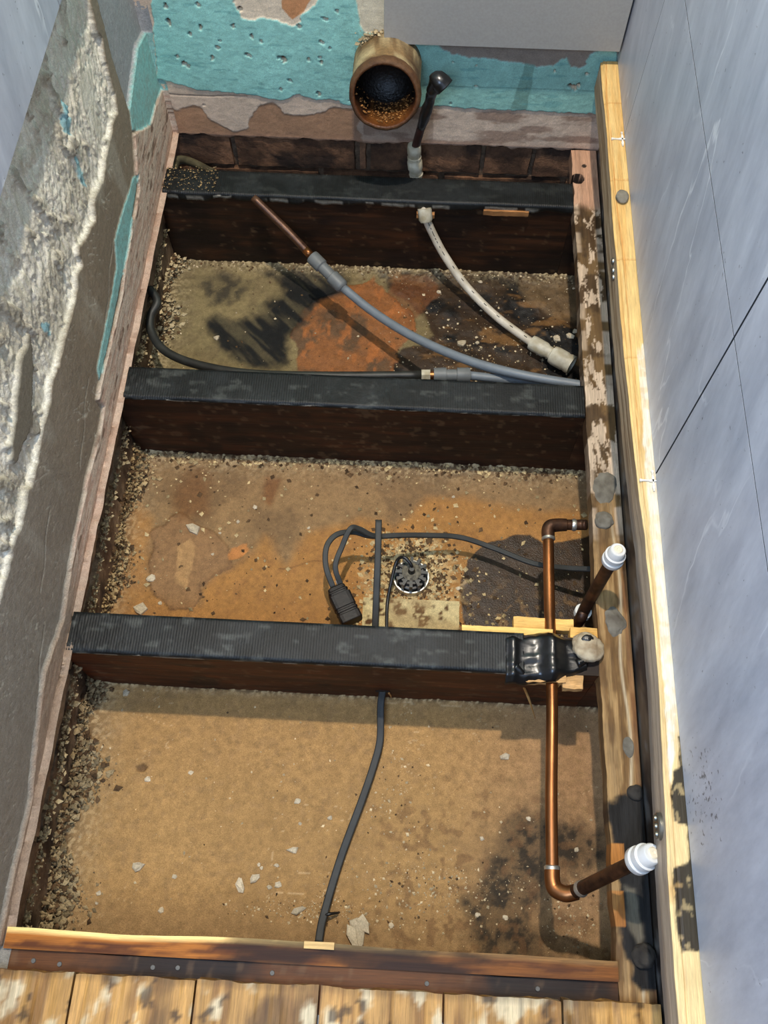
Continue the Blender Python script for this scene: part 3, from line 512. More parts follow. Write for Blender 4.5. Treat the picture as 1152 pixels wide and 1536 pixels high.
# ---------------------------------------------------------------- the void below the joists
B1,B2,B3=D['bay1'],D['bay2'],D['bay3']
sub=bpy.data.objects.new('subfloor',None); COL.objects.link(sub); struct(sub,'dusty stained ceiling boards lying below the open joists','subfloor')
X0=-.712
def edges(x,y,c,h,ylo,yhi,seed,wl=.022,wb=.012,col=(190,170,130)):
    n=fbm(x,y,s=45,oct=4,seed=seed); n2=fbm(x,y,s=260,oct=3,seed=seed+1)
    a=np.exp(-(x-X0)/wl*(.6+n))*(.5+n); b=np.exp(-(yhi-y)/wb)*(.3+1.2*n)
    m=np.clip(np.maximum(a*1.5,b),0,1); h=h+.010*a*(.6+n2)+.005*b*n2*2
    spk=smooth(.45,.62,n2); c=mix(c,L(*col),m*(.25+.6*spk)); c=mix(c,L(70,52,36),m*smooth(.56,.48,n2)*.75)
    return c,h
def f_bay1(u,v):
    x=X0+u; y=.765+v; n=fbm(x,y,s=16,oct=5,seed=101); n2=fbm(x,y,s=90,oct=4,seed=102)
    c=base(x,L(126,110,74))*(.75+.5*n)[:,None]; g=np.full_like(x,.9); h=(n-.5)*.003
    c=mix(c,L(112,96,66),smooth(.5,.62,n2)*.6)
    c=mix(c,L(56,40,24),mask(x,y,B1['dark'],.006,.02,28,seed=103))
    dk=mask(x,y,B1['dark'],.01,.01,20,seed=104)
    c=mix(c,L(18,15,12),dk*smooth(.46,.60,fbm(x,y*1.6,s=16,oct=4,seed=105))); c=mix(c,L(120,86,48),dk*smooth(.56,.68,fbm(x*.7,y*1.5,s=34,oct=4,seed=106))*.8)
    h+=dk*(fbm(x,y,s=30,oct=4,seed=107)-.5)*.012; g=g*(1-dk)+dk*(.35+.5*n2)
    o=mask(x,y,B1['orange'],.002,.018,34,seed=108,oct=5); oc=base(x,L(136,86,46)); oc=mix(oc,L(96,70,46),smooth(.45,.58,fbm(x,y,s=22,oct=5,seed=109))); oc=mix(oc,L(168,100,48),smooth(.55,.7,fbm(x*1.3,y*.7,s=60,oct=4,seed=110))*.7)
    c=c*(1-o[:,None])+oc*o[:,None]; g=g*(1-o)+o*.55; h=h*(1-o)+o*(.0015+(n2-.5)*.002)
    gr=mask(x,y,B1['greyR'],.005,.012,40,seed=111); c=mix(c,L(118,94,64),gr*(.3+.7*n2)); c=mix(c,L(110,66,34),mask(x,y,B1['brownR'],.004,.01,40,seed=112)*.7)
    strk=smooth(.35,.62,fbm((x+y)*1.1,(y-x)*.16,s=60,oct=5,seed=113))
    s2=mask(x,y,B1['soot2'],.012,.03,26,seed=114); c=mix(c,L(20,20,18),s2*(.72+.28*strk)); c=mix(c,L(88,80,58),s2*(1-strk)*.35)
    s1=mask(x,y,B1['soot1'],.016,.022,32,seed=115); c=mix(c,L(38,36,32),s1*.8*(.5+.5*smooth(.3,.6,n2)))
    c,h=edges(x,y,c,h,.772,1.129,116)
    return h,c,g
def f_bay2(u,v):
    x=X0+u; y=.375+v; n=fbm(x,y,s=12,oct=5,seed=121); n2=fbm(x,y,s=80,oct=4,seed=122)
    c=base(x,L(168,118,60))*(.72+.5*n)[:,None]; h=(n-.5)*.003; g=np.full_like(x,.75)
    c=mix(c,L(150,104,56),smooth(.5,.66,n2)*.5)
    gy=mask(x,y,B2['grey'],.012,.012,24,seed=123); gc=base(x,L(136,108,72)); gc=mix(gc,L(116,92,62),smooth(.42,.62,fbm(x,y,s=15,oct=4,seed=124))); c=c*(1-gy[:,None]*.85)+gc*gy[:,None]*.85
    R=smooth(-.22,-.12,x)*smooth(.72,.62,y)*.0
    pt=mask(x,y,B2['patch'],.0008,.012,38,seed=125); pe=4*pt*(1-pt)+.6*np.exp(-((sdf(x,y,B2['patch'])+(fbm(x,y,s=38,oct=4,seed=125)-.5)*.024+.002)/.0022)**2)
    c=mix(c,L(142,104,66)*1.02,pt*.7); c=mix(c,L(70,44,22),np.clip(pe,0,1)*.5); h+=pt*.0015
    c=mix(c,L(184,142,90),mask(x,y,B2['blob'],.002,.014,40,seed=126)*.6)
    c=mix(c,L(180,118,62),mask(x,y,B2['chip'],.0008,.003,90,seed=127)); 
    ce=mask(x,y,B2['chip'],.004,.003,90,seed=127); h-=ce*.001
    c=mix(c,L(112,70,32),mask(x,y,B2['brown1'],.014,.01,40,seed=128)*.6); c=mix(c,L(112,66,28),mask(x,y,B2['brown2'],.006,.006,50,seed=129)*.7)
    wet=mask(x,y,B2['wet'],.0012,.005,50,seed=130); wc=base(x,L(44,29,16)); wc=mix(wc,L(28,18,10),smooth(.4,.6,n2)); wc=mix(wc,L(150,112,62),smooth(.6,.72,fbm(x,y,s=120,oct=3,seed=131))*.5*smooth(.56,.44,y))
    c=c*(1-wet[:,None]*.95)+wc*wet[:,None]*.95; g=g*(1-wet)+wet*.28; h+=wet*(n2-.5)*.0008
    cm=mask(x,y,B2['crumb'],.016,.02,50,seed=132); c=mix(c,L(186,152,100),cm*smooth(.40,.6,fbm(x,y,s=150,oct=4,seed=133))*.85); h+=cm*(.004*n2)
    c=mix(c,L(92,60,28),np.exp(-((y-.535-.0*x-.008*np.sin(x*60))/.0012)**2)*((x>-.45)&(x<-.37))*.6)
    c,h=edges(x,y,c,h,.382,.722,134,wl=.018,wb=.018)
    return h,c,g
def f_bay3(u,v):
    x=X0+u; y=-.05+v; n=fbm(x,y,s=7,oct=5,seed=141); n2=fbm(x,y,s=110,oct=4,seed=142)
    c=base(x,L(164,126,76))*(.82+.36*n)[:,None]; h=(n-.5)*.0015; g=np.full_like(x,.95)
    c=mix(c,L(158,120,86),smooth(-.22,.0,x)*.6); c=mix(c,L(146,118,84),smooth(.07,.0,y)*.5)
    c=mix(c,L(150,116,74),smooth(.56,.68,n2)*.5)
    sp=smooth(.38,.62,fbm(x,y,s=75,oct=5,seed=143,rough=.65))
    m2=mask(x,y,B3['mold2'],.03,.03,22,seed=144); c=mix(c,L(104,80,54),m2*.55*(.35+.65*sp))
    m=mask(x,y,B3['mold'],.014,.022,34,seed=145); c=mix(c,L(40,35,26),m*(.58+.42*sp)*.92)
    dots=smooth(.64,.70,fbm(x,y,s=85,oct=2,seed=146))*smooth(-.42,-.2,x)*smooth(.3,.15,y); c=mix(c,L(110,78,48),dots*.55)
    sc=(np.abs(fbm(x*.15+y*.05,y,s=60,oct=2,seed=147)-.5)<.004)*(fbm(x,y,s=8,oct=2,seed=148)>.56); c=mix(c,L(208,176,130),sc*.5)
    d=mask(x,y,B3['dent'],.001,.002,seed=149); h-=d*.004; c=mix(c,L(96,70,44),d*.8)
    c,h=edges(x,y,c,h,-.018,.332,150,wl=.024,wb=.004)
    return h,c,g
sheet('dusty_board',(X0,.765,FZ),(1,0,0),(0,1,0),.756,.372,.002,f_bay1,M_void,sub)
sheet('dusty_board',(X0,.375,FZ),(1,0,0),(0,1,0),.756,.356,.002,f_bay2,M_void,sub)
sheet('dusty_board',(X0,-.05,FZ),(1,0,0),(0,1,0),.756,.391,.002,f_bay3,M_void,sub)

# ---------------------------------------------------------------- joists
def jcol(seed,top,face,dark=.5,hi=(100,52,22)):
    def f(x,y,z,n):
        g_=fbm(x*.10,y,z,s=110,oct=3,seed=seed); b=fbm(x,y,z*1.5,s=11,oct=5,seed=seed+1)
        c=base(x,L(*face)); c=mix(c,L(*hi),smooth(.42,.66,g_)*.55); c=mix(c,L(20,12,8),smooth(.42,.62,b)*dark)
        kn=smooth(.70,.76,fbm(x*.6,y,z,s=28,oct=2,seed=seed+2)); c=mix(c,L(26,14,8),kn*.7)
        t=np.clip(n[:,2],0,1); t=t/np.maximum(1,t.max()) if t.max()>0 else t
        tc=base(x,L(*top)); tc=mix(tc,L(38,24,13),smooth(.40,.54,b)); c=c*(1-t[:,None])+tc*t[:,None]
        du=smooth(.66,.74,fbm(x,y,z,s=90,oct=3,seed=seed+3))*.3; c=mix(c,L(120,92,64),du)
        return c,np.full(x.size,.92)
    return f
def jdisp(seed,a=.0018):
    def f(x,y,z,n):
        d=(fbm(x*.3,y,z,s=30,oct=3,seed=seed)-.5)*2*a; 
        return np.column_stack([0*x,d*(np.abs(n[:,1])>0),d*.8*(n[:,2]>0)])
    return f
def joist(y0,seed,top,face,label,h=.17,t=.049,x1=.044,dark=.5,hi=(120,64,26)):
    r=pbox('joist',(-.7005,y0,-h+.0005-.000),(x1,y0+t,-.0),(.0035,.006,.0025),jcol(seed,top,face,dark,hi),M_woodx,None,jdisp(seed))
    pbox('joist_end',(x1+.0005,y0,-h+.0005),(.0455,y0+t,-.0275),(.01,.01,.01),jcol(seed+1,top,face,dark,hi),M_woodx,r)
    return tag(r,label,'joist','floor joists')
def tape(y0,y1,x0,x1,front,seed,parent,droop=.004,scuff=.3,back=.004):
    """ribbed black joist tape pressed on the top edge and folded a little down the front face"""
    w=y1-y0; nx=int((x1-x0)/.0012); pr=[(y1+.0022,-back),(y1+.0018,-.001)]+[(y1+.001-(w+.002)*i/14,.0022) for i in range(15)]+[(y0-.0022,-.001),(y0-.0024,-front*.5),(y0-.0022,-front)]
    xs=np.linspace(x0,x1,nx+1); P=[];C=[];G=[]
    pr=np.array(pr)
    X=np.repeat(xs,len(pr)); Y=np.tile(pr[:,0],nx+1); Z=np.tile(pr[:,1],nx+1)
    n=fbm(X,Y,s=22,oct=4,seed=seed); ed=(np.tile(np.arange(len(pr)),nx+1)>=len(pr)-2)
    Z=Z+(n-.5)*.0022+np.where(ed,(fbm(X,0*X,s=45,oct=3,seed=seed+1)-.5)*front*1.1,0)
    rib=(.5+.5*np.sin(X*2*math.pi/.0036))*.0005*smooth(.35,.6,fbm(X,Y,s=9,oct=2,seed=seed+5)+.12); Z=Z+rib
    wr=np.abs(fbm(X*.5+Y,Y-X*.2,s=60,oct=3,seed=seed+2)-.5); Z=Z+.0018*np.exp(-(wr/.02)**2)*np.exp(-np.minimum(X-x0,9)/.05)
    c=base(X,L(27,29,29)); c=mix(c,L(13,14,13),smooth(.4,.6,n)*.8); s_=smooth(.58,.72,fbm(X*.6,Y*1.6,s=80,oct=4,seed=seed+3)); c=mix(c,L(92,94,88),s_*scuff*.8)
    c=mix(c,L(176,170,154),np.where(ed,smooth(.5,.62,fbm(X,Y,s=70,oct=3,seed=seed+4)),0)*.5)
    Pt=np.column_stack([X,Y,Z]); i=np.arange(len(X)).reshape(nx+1,len(pr)); F=np.stack([i[:-1,:-1],i[1:,:-1],i[1:,1:],i[:-1,1:]],-1).reshape(-1,4)
    o=link('ribbed_tape',mesh('ribbed_tape',Pt,F,c,np.full(len(X),.75)),parent,M_tape)
    so=o.modifiers.new('t','SOLIDIFY'); so.thickness=.0009; so.offset=-1
    o['label']='black ribbed rubber tape along the top edge'; return o
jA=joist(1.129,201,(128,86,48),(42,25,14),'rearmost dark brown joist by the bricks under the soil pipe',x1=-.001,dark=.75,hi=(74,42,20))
tape(1.129,1.178,-.690,-.002,.010,301,jA,scuff=.12)
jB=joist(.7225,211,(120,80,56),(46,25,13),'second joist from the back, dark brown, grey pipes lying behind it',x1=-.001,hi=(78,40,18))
tape(.7225,.7715,-.684,-.002,.003,311,jB,scuff=.35)
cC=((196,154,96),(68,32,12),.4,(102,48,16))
jC=pbox('joist',(-.7005,.3325,-.1695),(-.074,.3815,0),(.0035,.006,.0025),jcol(221,*cC),M_woodx,None,jdisp(221)); tag(jC,'third joist from the back, black tape ending at the copper pipe notch','joist','floor joists')
pbox('notched_piece',(-.0738,.3325,-.1695),(-.0485,.3815,-.024),(.0035,.006,.0025),jcol(221,*cC),M_woodx,jC,jdisp(221))
pbox('notched_piece',(-.0483,.3325,-.1695),(-.001,.3815,-.002),(.0035,.006,.0025),jcol(221,*cC),M_woodx,jC,jdisp(221))
pbox('joist_end',(-.0005,.3325,-.1695),(.0455,.3815,-.0275),(.01,.01,.01),jcol(222,*cC),M_woodx,jC)
tape(.3325,.3815,-.6905,-.098,.006,321,jC,scuff=.45)
jD=joist(-.067,231,(92,54,22),(46,28,14),'nearest joist, stained dark with nail heads, beside the floorboards',x1=.0,dark=.5)
for x_,y_ in [(-.655,-.028),(-.625,-.030),(-.52,-.028),(-.492,-.027),(-.386,-.027),(-.213,-.029),(-.09,-.028)]:
    q=lathe('nail',(x_,y_,-.004),(x_+.0005,y_-.0006,.0022),[(0,.0014),(.8,.0014),(.8,.0028),(1,.0024)],M_nail,jD,n=10)
# sawn light batten fixed behind the nearest joist
def bcol(x,y,z,n):
    g_=fbm(x*.10,y,z,s=160,oct=4,seed=240); c=base(x,L(164,98,34)); c=mix(c,L(96,50,16),smooth(.45,.6,g_)); c=mix(c,L(244,200,124),smooth(-.0015,.0025,y)*.9*smooth(-.15,-.35,x)+smooth(-.0015,.0025,y)*.45)
    c=mix(c,L(80,46,22),smooth(-.45,-.2,x)*.6); return mix(c,L(24,14,8),smooth(.50,.60,fbm(x*.5,y*3,z*3,s=16,oct=5,seed=241))*.75)
bt=pbox('batten',(-.690,-.0175,-.045),(.0,.0045,.0045),(.006,.004,.006),bcol,M_woodx,None,lambda x,y,z,n:np.column_stack([0*x,(fbm(x,0*x,s=9,oct=3,seed=242)-.5)*.006*(y>-.01),(fbm(x,y,s=14,oct=3,seed=243)-.5)*.004*(z>0)]))
tag(bt,'narrow orange sawn batten with a pale edge along the nearest joist','batten')
bt2=pbox('wood_strip',(-.352,-.001,.005),(-.318,.0065,.008),(.004,.003,.003),flatcol((214,174,112),.1,60),M_woodx)
tag(bt2,'short pale wood sliver on the batten under the grey cable end','wood sliver')

# ---------------------------------------------------------------- floorboards at the near end
fl=bpy.data.objects.new('floor',None); COL.objects.link(fl); struct(fl,'worn pine floorboards with paint spatters at the near end','floor')
def fcol(seed):
    def f(x,y,z,n):
        g_=fbm(x,y*.08,z,s=170,oct=4,seed=seed); b=fbm(x,y*.8,z,s=16,oct=5,seed=seed+1)
        c=base(x,L(186,140,78))*(.82+.36*random.Random(seed).random()); c=mix(c,L(124,84,42),smooth(.48,.64,g_)*.7); c=mix(c,L(100,72,42),smooth(.5,.66,b)*.75)
        c=mix(c,L(222,206,168),smooth(.60,.70,fbm(x,y*.6,z,s=50,oct=5,seed=seed+2))*.7); c=mix(c,L(52,36,22),smooth(-.047,-.038,y)*.4)
        c=mix(c,L(60,44,28),smooth(.66,.72,fbm(x,y,z,s=60,oct=3,seed=seed+3))*.8)
        return c,np.full(x.size,.7)
    return f
xs=[-.735,-.600,-.466,-.330,-.195,-.066,.042]
for i in range(6):
    s=400+i*7
    pbox('floorboard',(xs[i]+.0012,-.42,-.0005),(xs[i+1]-.0012,-.0375+random.uniform(-.0015,.0015),.0195),(.004,.004,.007),fcol(s),M_woody,fl,lambda x,y,z,n,s=s:np.column_stack([0*x,(y>-.05)*(fbm(x,z,s=60,oct=3,seed=s)-.5)*.006,(z>.01)*(-.0012)*smooth(.5,.7,fbm(x,y*.1,s=90,oct=3,seed=s+1))]))
    pbox('floorboard',(xs[i]+.0012,-1.6,-.0005),(xs[i+1]-.0012,-.4205,.0195),(.03,.03,.02),fcol(s+3),M_woody,fl)

# ---------------------------------------------------------------- rail on the right and the timber plate under the tiles
def c_rail(x,y,z,n):
    g_=fbm(x,y*.10,z,s=180,oct=4,seed=250); b=fbm(x,y,z,s=30,oct=5,seed=251)
    c=base(x,L(164,130,84)); c=mix(c,L(120,88,50),smooth(.45,.62,g_)); 
    wet=smooth(.42,.72,y); c=mix(c,L(96,73,44),wet*.85); c=mix(c,L(64,46,28),smooth(.45,.6,b)*(.25+.5*wet))
    fl_=smooth(.55,.59,fbm(x*1.5,y*.55,z,s=60,oct=6,seed=252,rough=.65))*smooth(.56,.66,y); side=np.maximum(smooth(.030,.035,x),smooth(.010,.004,x)*.7)*smooth(.45,.55,y)*smooth(.40,.48,fbm(x*.2,y,s=36,oct=3,seed=253))
    top=smooth(1.12,1.14,y-.02*(b-.5)); c=mix(c,L(204,180,152),np.clip(fl_*.85+side*.8,0,1)); c=mix(c,L(196,152,122),top*.85)
    c=mix(c,L(26,22,20),((np.hypot((x-.008)*1.1,y-1.195)<.012+.004*(b-.5))+(np.hypot(x-.02,(y-1.225))<.004))*.95)
    cr_=np.exp(-((x-.030-.003*np.sin(y*31))/.0016)**2)*smooth(.6,.5,y); c=mix(c,L(206,190,158),cr_*.7); c=mix(c,L(120,74,40),smooth(.034,.037,x)*smooth(.6,.45,y)*.6)
    m=mask(x,y,D['rail']['moldA'],.003,.008,70,seed=254); c=mix(c,L(24,21,18),m*smooth(.18,.40,fbm(x,y*.6,z,s=55,oct=5,seed=255)+.14*(y>.125)+.04*(x>.022)))
    c=mix(c,L(188,124,58),((np.abs(x-.008)<.009)&(np.abs(y-.118)<.012))*.9)
    c=mix(c,L(184,116,48),((x<.012)&(y<.078)&(y>.04))*.7)
    w2=mask(x,y,[(.012,.085),(.026,.08),(.032,.03),(.026,.018),(.016,.045)],.003,.004,80,seed=256); c=mix(c,L(128,118,98),w2*.6)
    c=mix(c,L(70,46,30),(n[:,0]<-.5)*(n[:,2]<.5)*.5)
    return c,np.full(x.size,.95)
def d_rail(x,y,z,n):
    b=fbm(x,y*.4,z,s=60,oct=4,seed=260)-.5; hole=(np.hypot((x-.008)*1.1,y-1.195)<.011)
    return np.column_stack([(n[:,0]<0)*(fbm(0*x,y,s=30,oct=4,seed=261)-.5)*.005,0*x,(z>-.004)*(b*.003-hole*.018)])
rl=pbox('side_rail',(.0,-.30,-.026),(.0425,1.262,.0),(.0017,.002,.005),c_rail,M_woody,None,d_rail)
tag(rl,'weathered paint-flecked timber rail along the right ends of the joists','rail')
Pp=D['plate']
def c_plate(x,y,z,n):
    t=(z>.176)*1.; g_=fbm(x,y*.06,z,s=150,oct=4,seed=270); b=fbm(x,y,z,s=14,oct=5,seed=271)
    tc=base(x,L(216,182,118)); tc=mix(tc,L(196,148,80),smooth(.5,.66,g_)*.6)
    gl=np.exp(-((x-.0195-.0022*np.sin(y*9+1)-.0012*np.sin(y*31))/.0007)**2); tc=mix(tc,L(186,118,52),gl*.7)
    for yc in (1.163,1.008,.862,.70): tc=mix(tc,L(190,136,70),np.exp(-((y-yc)/.0012)**2)*.7)
    oldz=smooth(.62,.5,y); tc=mix(tc,L(222,200,150),oldz*.5)
    wm=mask(x,y,Pp['white'],.0015,.004,70,seed=272); wm=np.maximum(wm,smooth(.72,.70,y)*(x>.028)*smooth(.19,.26,y)*.8); tc=mix(tc,L(222,212,192),wm*(.9-.35*smooth(.5,.62,fbm(x,y,s=120,oct=3,seed=273))))
    tc=mix(tc,L(196,140,60),smooth(.17,.12,y)*smooth(.005,.02,y)*smooth(.4,.56,b)*.8)
    mo=mask(x,y,Pp['mold1'],.001,.003,110,seed=274); tc=mix(tc,L(18,15,12),mo*(.96-.35*smooth(.62,.72,fbm(x,y,s=150,oct=3,seed=275))))
    fc=base(x,L(186,164,134)); fc=mix(fc,L(140,112,78),smooth(.44,.6,g_)*.75); fc=mix(fc,L(120,100,84),smooth(.1,.0,(z-.13)/.05)*.4)
    ln=np.exp(-((z-.160-.002*np.sin(y*12))/.0013)**2)+np.exp(-((z-.147-.001*np.sin(y*7))/.0011)**2); fc=mix(fc,L(96,66,40),np.clip(ln,0,1)*.75)
    fc=mix(fc,L(190,176,158),smooth(.6,.4,y)*.5*smooth(.13,.15,z)); fc=mix(fc,L(118,112,106),smooth(.62,.5,y)*smooth(.150,.138,z)*.8)
    c=fc*(1-t[:,None])+tc*t[:,None]; return c,np.full(x.size,.8)
def d_plate(x,y,z,n):
    e=((x<.014)&(z>.178))*1.; q=fbm(0*x,y,s=22,oct=4,seed=276)-.5
    cut=sum(np.exp(-((y-yc)/.0012)**2) for yc in (1.008,.862))
    gl=np.exp(-((x-.0195-.0022*np.sin(y*9+1))/.0009)**2)
    bow=.009*np.exp(-((y-.33)/.22)**2)*np.clip(1-(x-.012)/.024,0,1)
    return np.column_stack([q*.003*(x<.014)+e*.003+bow,0*x,-1.*(z>.178)*((cut+gl)*.0012+.002*e)])
sp=pbox('sole_plate',(.012,-.30,.131),(.0495,1.255,.180),(.0015,.002,.003),c_plate,M_pine,None,d_plate)
tag(sp,'yellow pine plate beneath the right tiles, white paint and black mould on top','timber')
# screws and fixings in it
def parts_on(parent,name,*a,**k): return lathe(name,*a,parent=parent,**k)
for y_,z_ in [(.872,.163),(.858,.160),(.848,.158)]: lathe('screw',(.0145,y_,z_),(.0095,y_,z_),[(0,.002),(.6,.005),(1,.0045)],M_screw,sp,n=14)
fx=lathe('fixing_plate',(.018,.130,.158),(.0120,.130,.158),[(0,.012),(.8,.012),(1,.011)],M_screw,sp,n=24)
for v in fx.data.vertices: v.co.y=.130+(v.co.y-.130)*1.15
fx['label']='round zinc fixing plate with three screws'
for dy in (-.008,0,.008): lathe('screw',(.0125,.130+dy,.158),(.0100,.130+dy,.158),[(0,.0035),(1,.0028)],M_screw,fx,n=10)

def lump(name,c,r,mat,amp=.3,s=60,seed=0,squash=(1,1,1),n=26):
    """rounded irregular lump, one mesh"""
    V=[];F=[];c=np.array(c,float)
    for i in range(n+1):
        th=math.pi*i/n
        for j in range(n*2): ph=math.pi*j/n; V.append((math.sin(th)*math.cos(ph),math.sin(th)*math.sin(ph),math.cos(th)))
    V=np.array(V); d=1+(fbm(V[:,0]*r+c[0],V[:,1]*r+c[1],V[:,2]*r+c[2],s=s,oct=4,seed=seed)-.5)*2*amp
    V=V*d[:,None]*r*np.array(squash)+c; m=n*2
    for i in range(n):
        for j in range(m): a=i*m+j;b=i*m+(j+1)%m; F.append((a,b,b+m,a+m) if False else (a,a+m,b+m,b))
    me=mesh(name,V,F); return link(name,me,None,mat)
o=lump('filler_blob',(.025,.971,.184),.0105,M_cement,.25,120,1,(.9,1.1,.45)); tag(o,'pale grey filler blob on the yellow plate, upper right','filler blob')
def spacer(x,y,z,name,label,ax):
    """white cross spacer with grooves pushed into a tile joint"""
    r=root(name,(x,y,z),label,'tile spacer')
    a=pbox('arm',(x-.016,y-.0012,z),(x+.011,y+.0012,z+.002),(.002,.001,.001),flatcol((228,224,212)),M_adh,None,lambda X,Y,Z,n:np.column_stack([0*X,.0004*np.sign(np.sin(X*2600))*np.sign(Y-y),0*X]))
    b=pbox('arm',(x-.0012,y-.014,z),(x+.0012,y+.014,z+.002),(.001,.002,.001),flatcol((228,224,212)),M_adh,None,lambda X,Y,Z,n:np.column_stack([.0004*np.sign(np.sin(Y*2600))*np.sign(X-x),0*X,0*X]))
    adopt(r,a,b); return r
spacer(.0335,.5208,.1805,'tile_spacer','white plastic tile spacer on the plate at mid-height of the right wall',0)
spacer(.0335,1.0865,.1805,'tile_spacer','small white tile spacer on the plate near the back corner',0)
for nm,c,r,sq,sd,lab in [
 ('cement_lump',(.020,.606,-.002),.020,(.9,1.25,.22),2,'grey cement smear on the rail above the upper copper pipe end'),
 ('cement_lump',(.016,.552,.0),.013,(1.2,1.0,.6),3,'small grey cement lump where the upper copper pipe enters the rail'),
 ('cement_lump',(.024,.405,-.002),.018,(.85,1.2,.3),4,'flat grey cement lump on the rail beside the riser foot'),
 ('cement_lump',(.030,.243,.0),.009,(.8,1.4,.25),5,'oval grey cement dab on the rail halfway along the nearest bay'),
 ('cement_lump',(.034,.190,.002),.009,(1,1,.8),6,'small dark cement lump on the mouldy part of the rail'),
 ('cement_lump',(.031,.010,.004),.012,(1,1,.8),8,'dark cement lump on the rail near the floorboards')]:
    tag(lump(nm,c,r,M_cement if sd not in (6,8) else M_cemdark,.5,60,sd,sq),lab,'cement lump')

# ---------------------------------------------------------------- soil pipe
T_=D['tube']
A=np.array([-.318,1.150,.187]); ax=np.array([0,1,-.27]); ax/=np.linalg.norm(ax); Bk=A+ax*.135
def lpipe(name,lab):
    n=64; prof=[(0,.0465),(0,.0500),(.03,.0535),(.10,.0545),(.16,.0525),(.3,.0520),(.6,.0530),(1,.0530)]
    V=[];S=np.array([1,0,0.]);B=np.cross(S,ax)
    inn=[(.60,.0005),(.59,.0435),(.3,.0445),(.1,.0455),(.02,.0460)]
    pr=inn+prof; 
    for t,r in pr:
        for k in range(n):
            a=2*math.pi*k/n; V.append(A+ax*t*.135+(S*math.cos(a)+B*math.sin(a))*r)
    V=np.array(V); d=(fbm(V[:,0],V[:,1],V[:,2],s=60,oct=4,seed=500)-.5)*.004; V=V+(V-(A+np.outer((V-A)@ax,ax)))*(d/.05)[:,None]
    F=[(i*n+k,(i*n+(k+1)%n),((i+1)*n+(k+1)%n),(i+1)*n+k) for i in range(len(pr)-1) for k in range(n)]
    V=V.tolist()
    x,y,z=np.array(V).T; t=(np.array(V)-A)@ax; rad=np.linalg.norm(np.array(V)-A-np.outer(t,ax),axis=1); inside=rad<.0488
    up=(np.array(V)-A)@B*-1 if B[2]<0 else (np.array(V)-A)@B
    c=base(x,L(132,106,70)); c=mix(c,L(84,62,40),smooth(.45,.6,fbm(x,y,z,s=30,oct=5,seed=501)))
    pa=smooth(.44,.56,fbm(x,y,z,s=34,oct=5,seed=502))*(t>.014)*(up>-.01); c=mix(c,L(190,172,130),pa*.85)
    c=mix(c,L(78,50,30),(t<.014)*.85)
    ic=base(x,L(14,11,9)); ic=mix(ic,L(120,74,32),smooth(-.015,-.038,up)*smooth(.42,.6,fbm(x,y,z,s=60,oct=4,seed=503))*smooth(.06,.02,t)); ic=mix(ic,L(92,52,26),smooth(.02,.005,t)*.8)  # bore and its end disc painted near black for the shade inside, plus rust
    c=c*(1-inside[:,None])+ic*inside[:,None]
    return link(name,mesh(name,V,F,c,np.where(inside,.35,.8)),None,painted('rusty_cast_iron',rough=.8,contrast=.35,scale=110,bump=.9,bscale=260,glossr=.2))
sr=root('soil_pipe',(-.318,1.15,.187),'open rusty cast iron soil pipe stub projecting from the turquoise wall','pipe')
adopt(sr,lpipe('pipe_body',''))
# residue at the bottom of the bore
P=[];S_=[]
for i in range(260):
    t=random.uniform(.012,.075); a=random.gauss(-math.pi/2,.55); rr=.0435; Bv=np.cross([1,0,0],ax); Bv=Bv if Bv[2]>0 else -Bv
    P.append(A+ax*t+np.array([1,0,0])*rr*math.cos(a)+Bv*rr*math.sin(a)); S_.append(random.uniform(.0006,.0024))
cc=base(np.zeros(260),L(140,96,50))*rng.uniform(.4,1.5,(260,1)); rk=rocks('scale_residue',P,S_,M_rock,cc,None,.6,3); rk['kind']='stuff'; adopt(sr,rk)
# crumbling mortar collar above the pipe
P=[(-.338+random.gauss(0,.012),1.252+random.uniform(-.004,.010),.196+abs(random.gauss(0,.009))) for i in range(160)]
rk=rocks('mortar_collar',P,rng.uniform(.001,.0045,160),M_rock,base(np.zeros(160),L(176,158,124))*rng.uniform(.4,1.3,(160,1)),None,.8,4); rk['kind']='stuff'; adopt(sr,rk)

# ---------------------------------------------------------------- taped pipe and white elbow behind the rear joist
tp=root('taped_pipe',(-.27,1.215,.034),'dark brown pipe with its top wrapped in black tape, beside the soil pipe','pipe')
pts=[tuple(p) for p in T_['taped']]
a_=tube('pipe',[(-.2704,1.215,.030)]+pts[1:4],.0068,plain('dark_brown_pipe',(66,34,26),.4,rgb2=(38,20,16),scale=50),n=16)
b_=tube('black_tape',pts[1:]+[(-.229,1.174,.188)],[.0078,.0095,.0080,.0095,.0085,.0100,.0135,.0150],M_insul,n=14)
n_=np.array([v.co for v in b_.data.vertices]); dd=(fbm(n_[:,0],n_[:,1],n_[:,2],s=120,oct=3,seed=9)-.5)*.006
for v,q in zip(b_.data.vertices,dd): v.co.x+=q; v.co.y+=q*.6
adopt(tp,a_,b_)
el=root('push_fit_elbow',(-.27,1.215,.0),'white push-fit elbow standing between the bricks and rear joist','pipe fitting')
k1=lathe('collar',(-.2715,1.215,.040),(-.2700,1.213,.012),[(0,.0085),(.0,.0108),(.18,.0118),(.55,.0118),(.62,.0105),(.78,.0105),(.82,.0118),(1,.0118)],M_whitefit,n=32)
k2=lathe('collar',(-.2700,1.213,.012),(-.2655,1.209,-.022),[(0,.0100),(.12,.0128),(.5,.0128),(.58,.0112),(.8,.0112),(.84,.0122),(1,.0110)],M_whitefit,n=32)
k3=tube('neck',[(-.2655,1.209,-.018),(-.264,1.200,-.030),(-.262,1.185,-.036)],.0080,M_whitep,n=16)
adopt(el,k1,k2,k3)
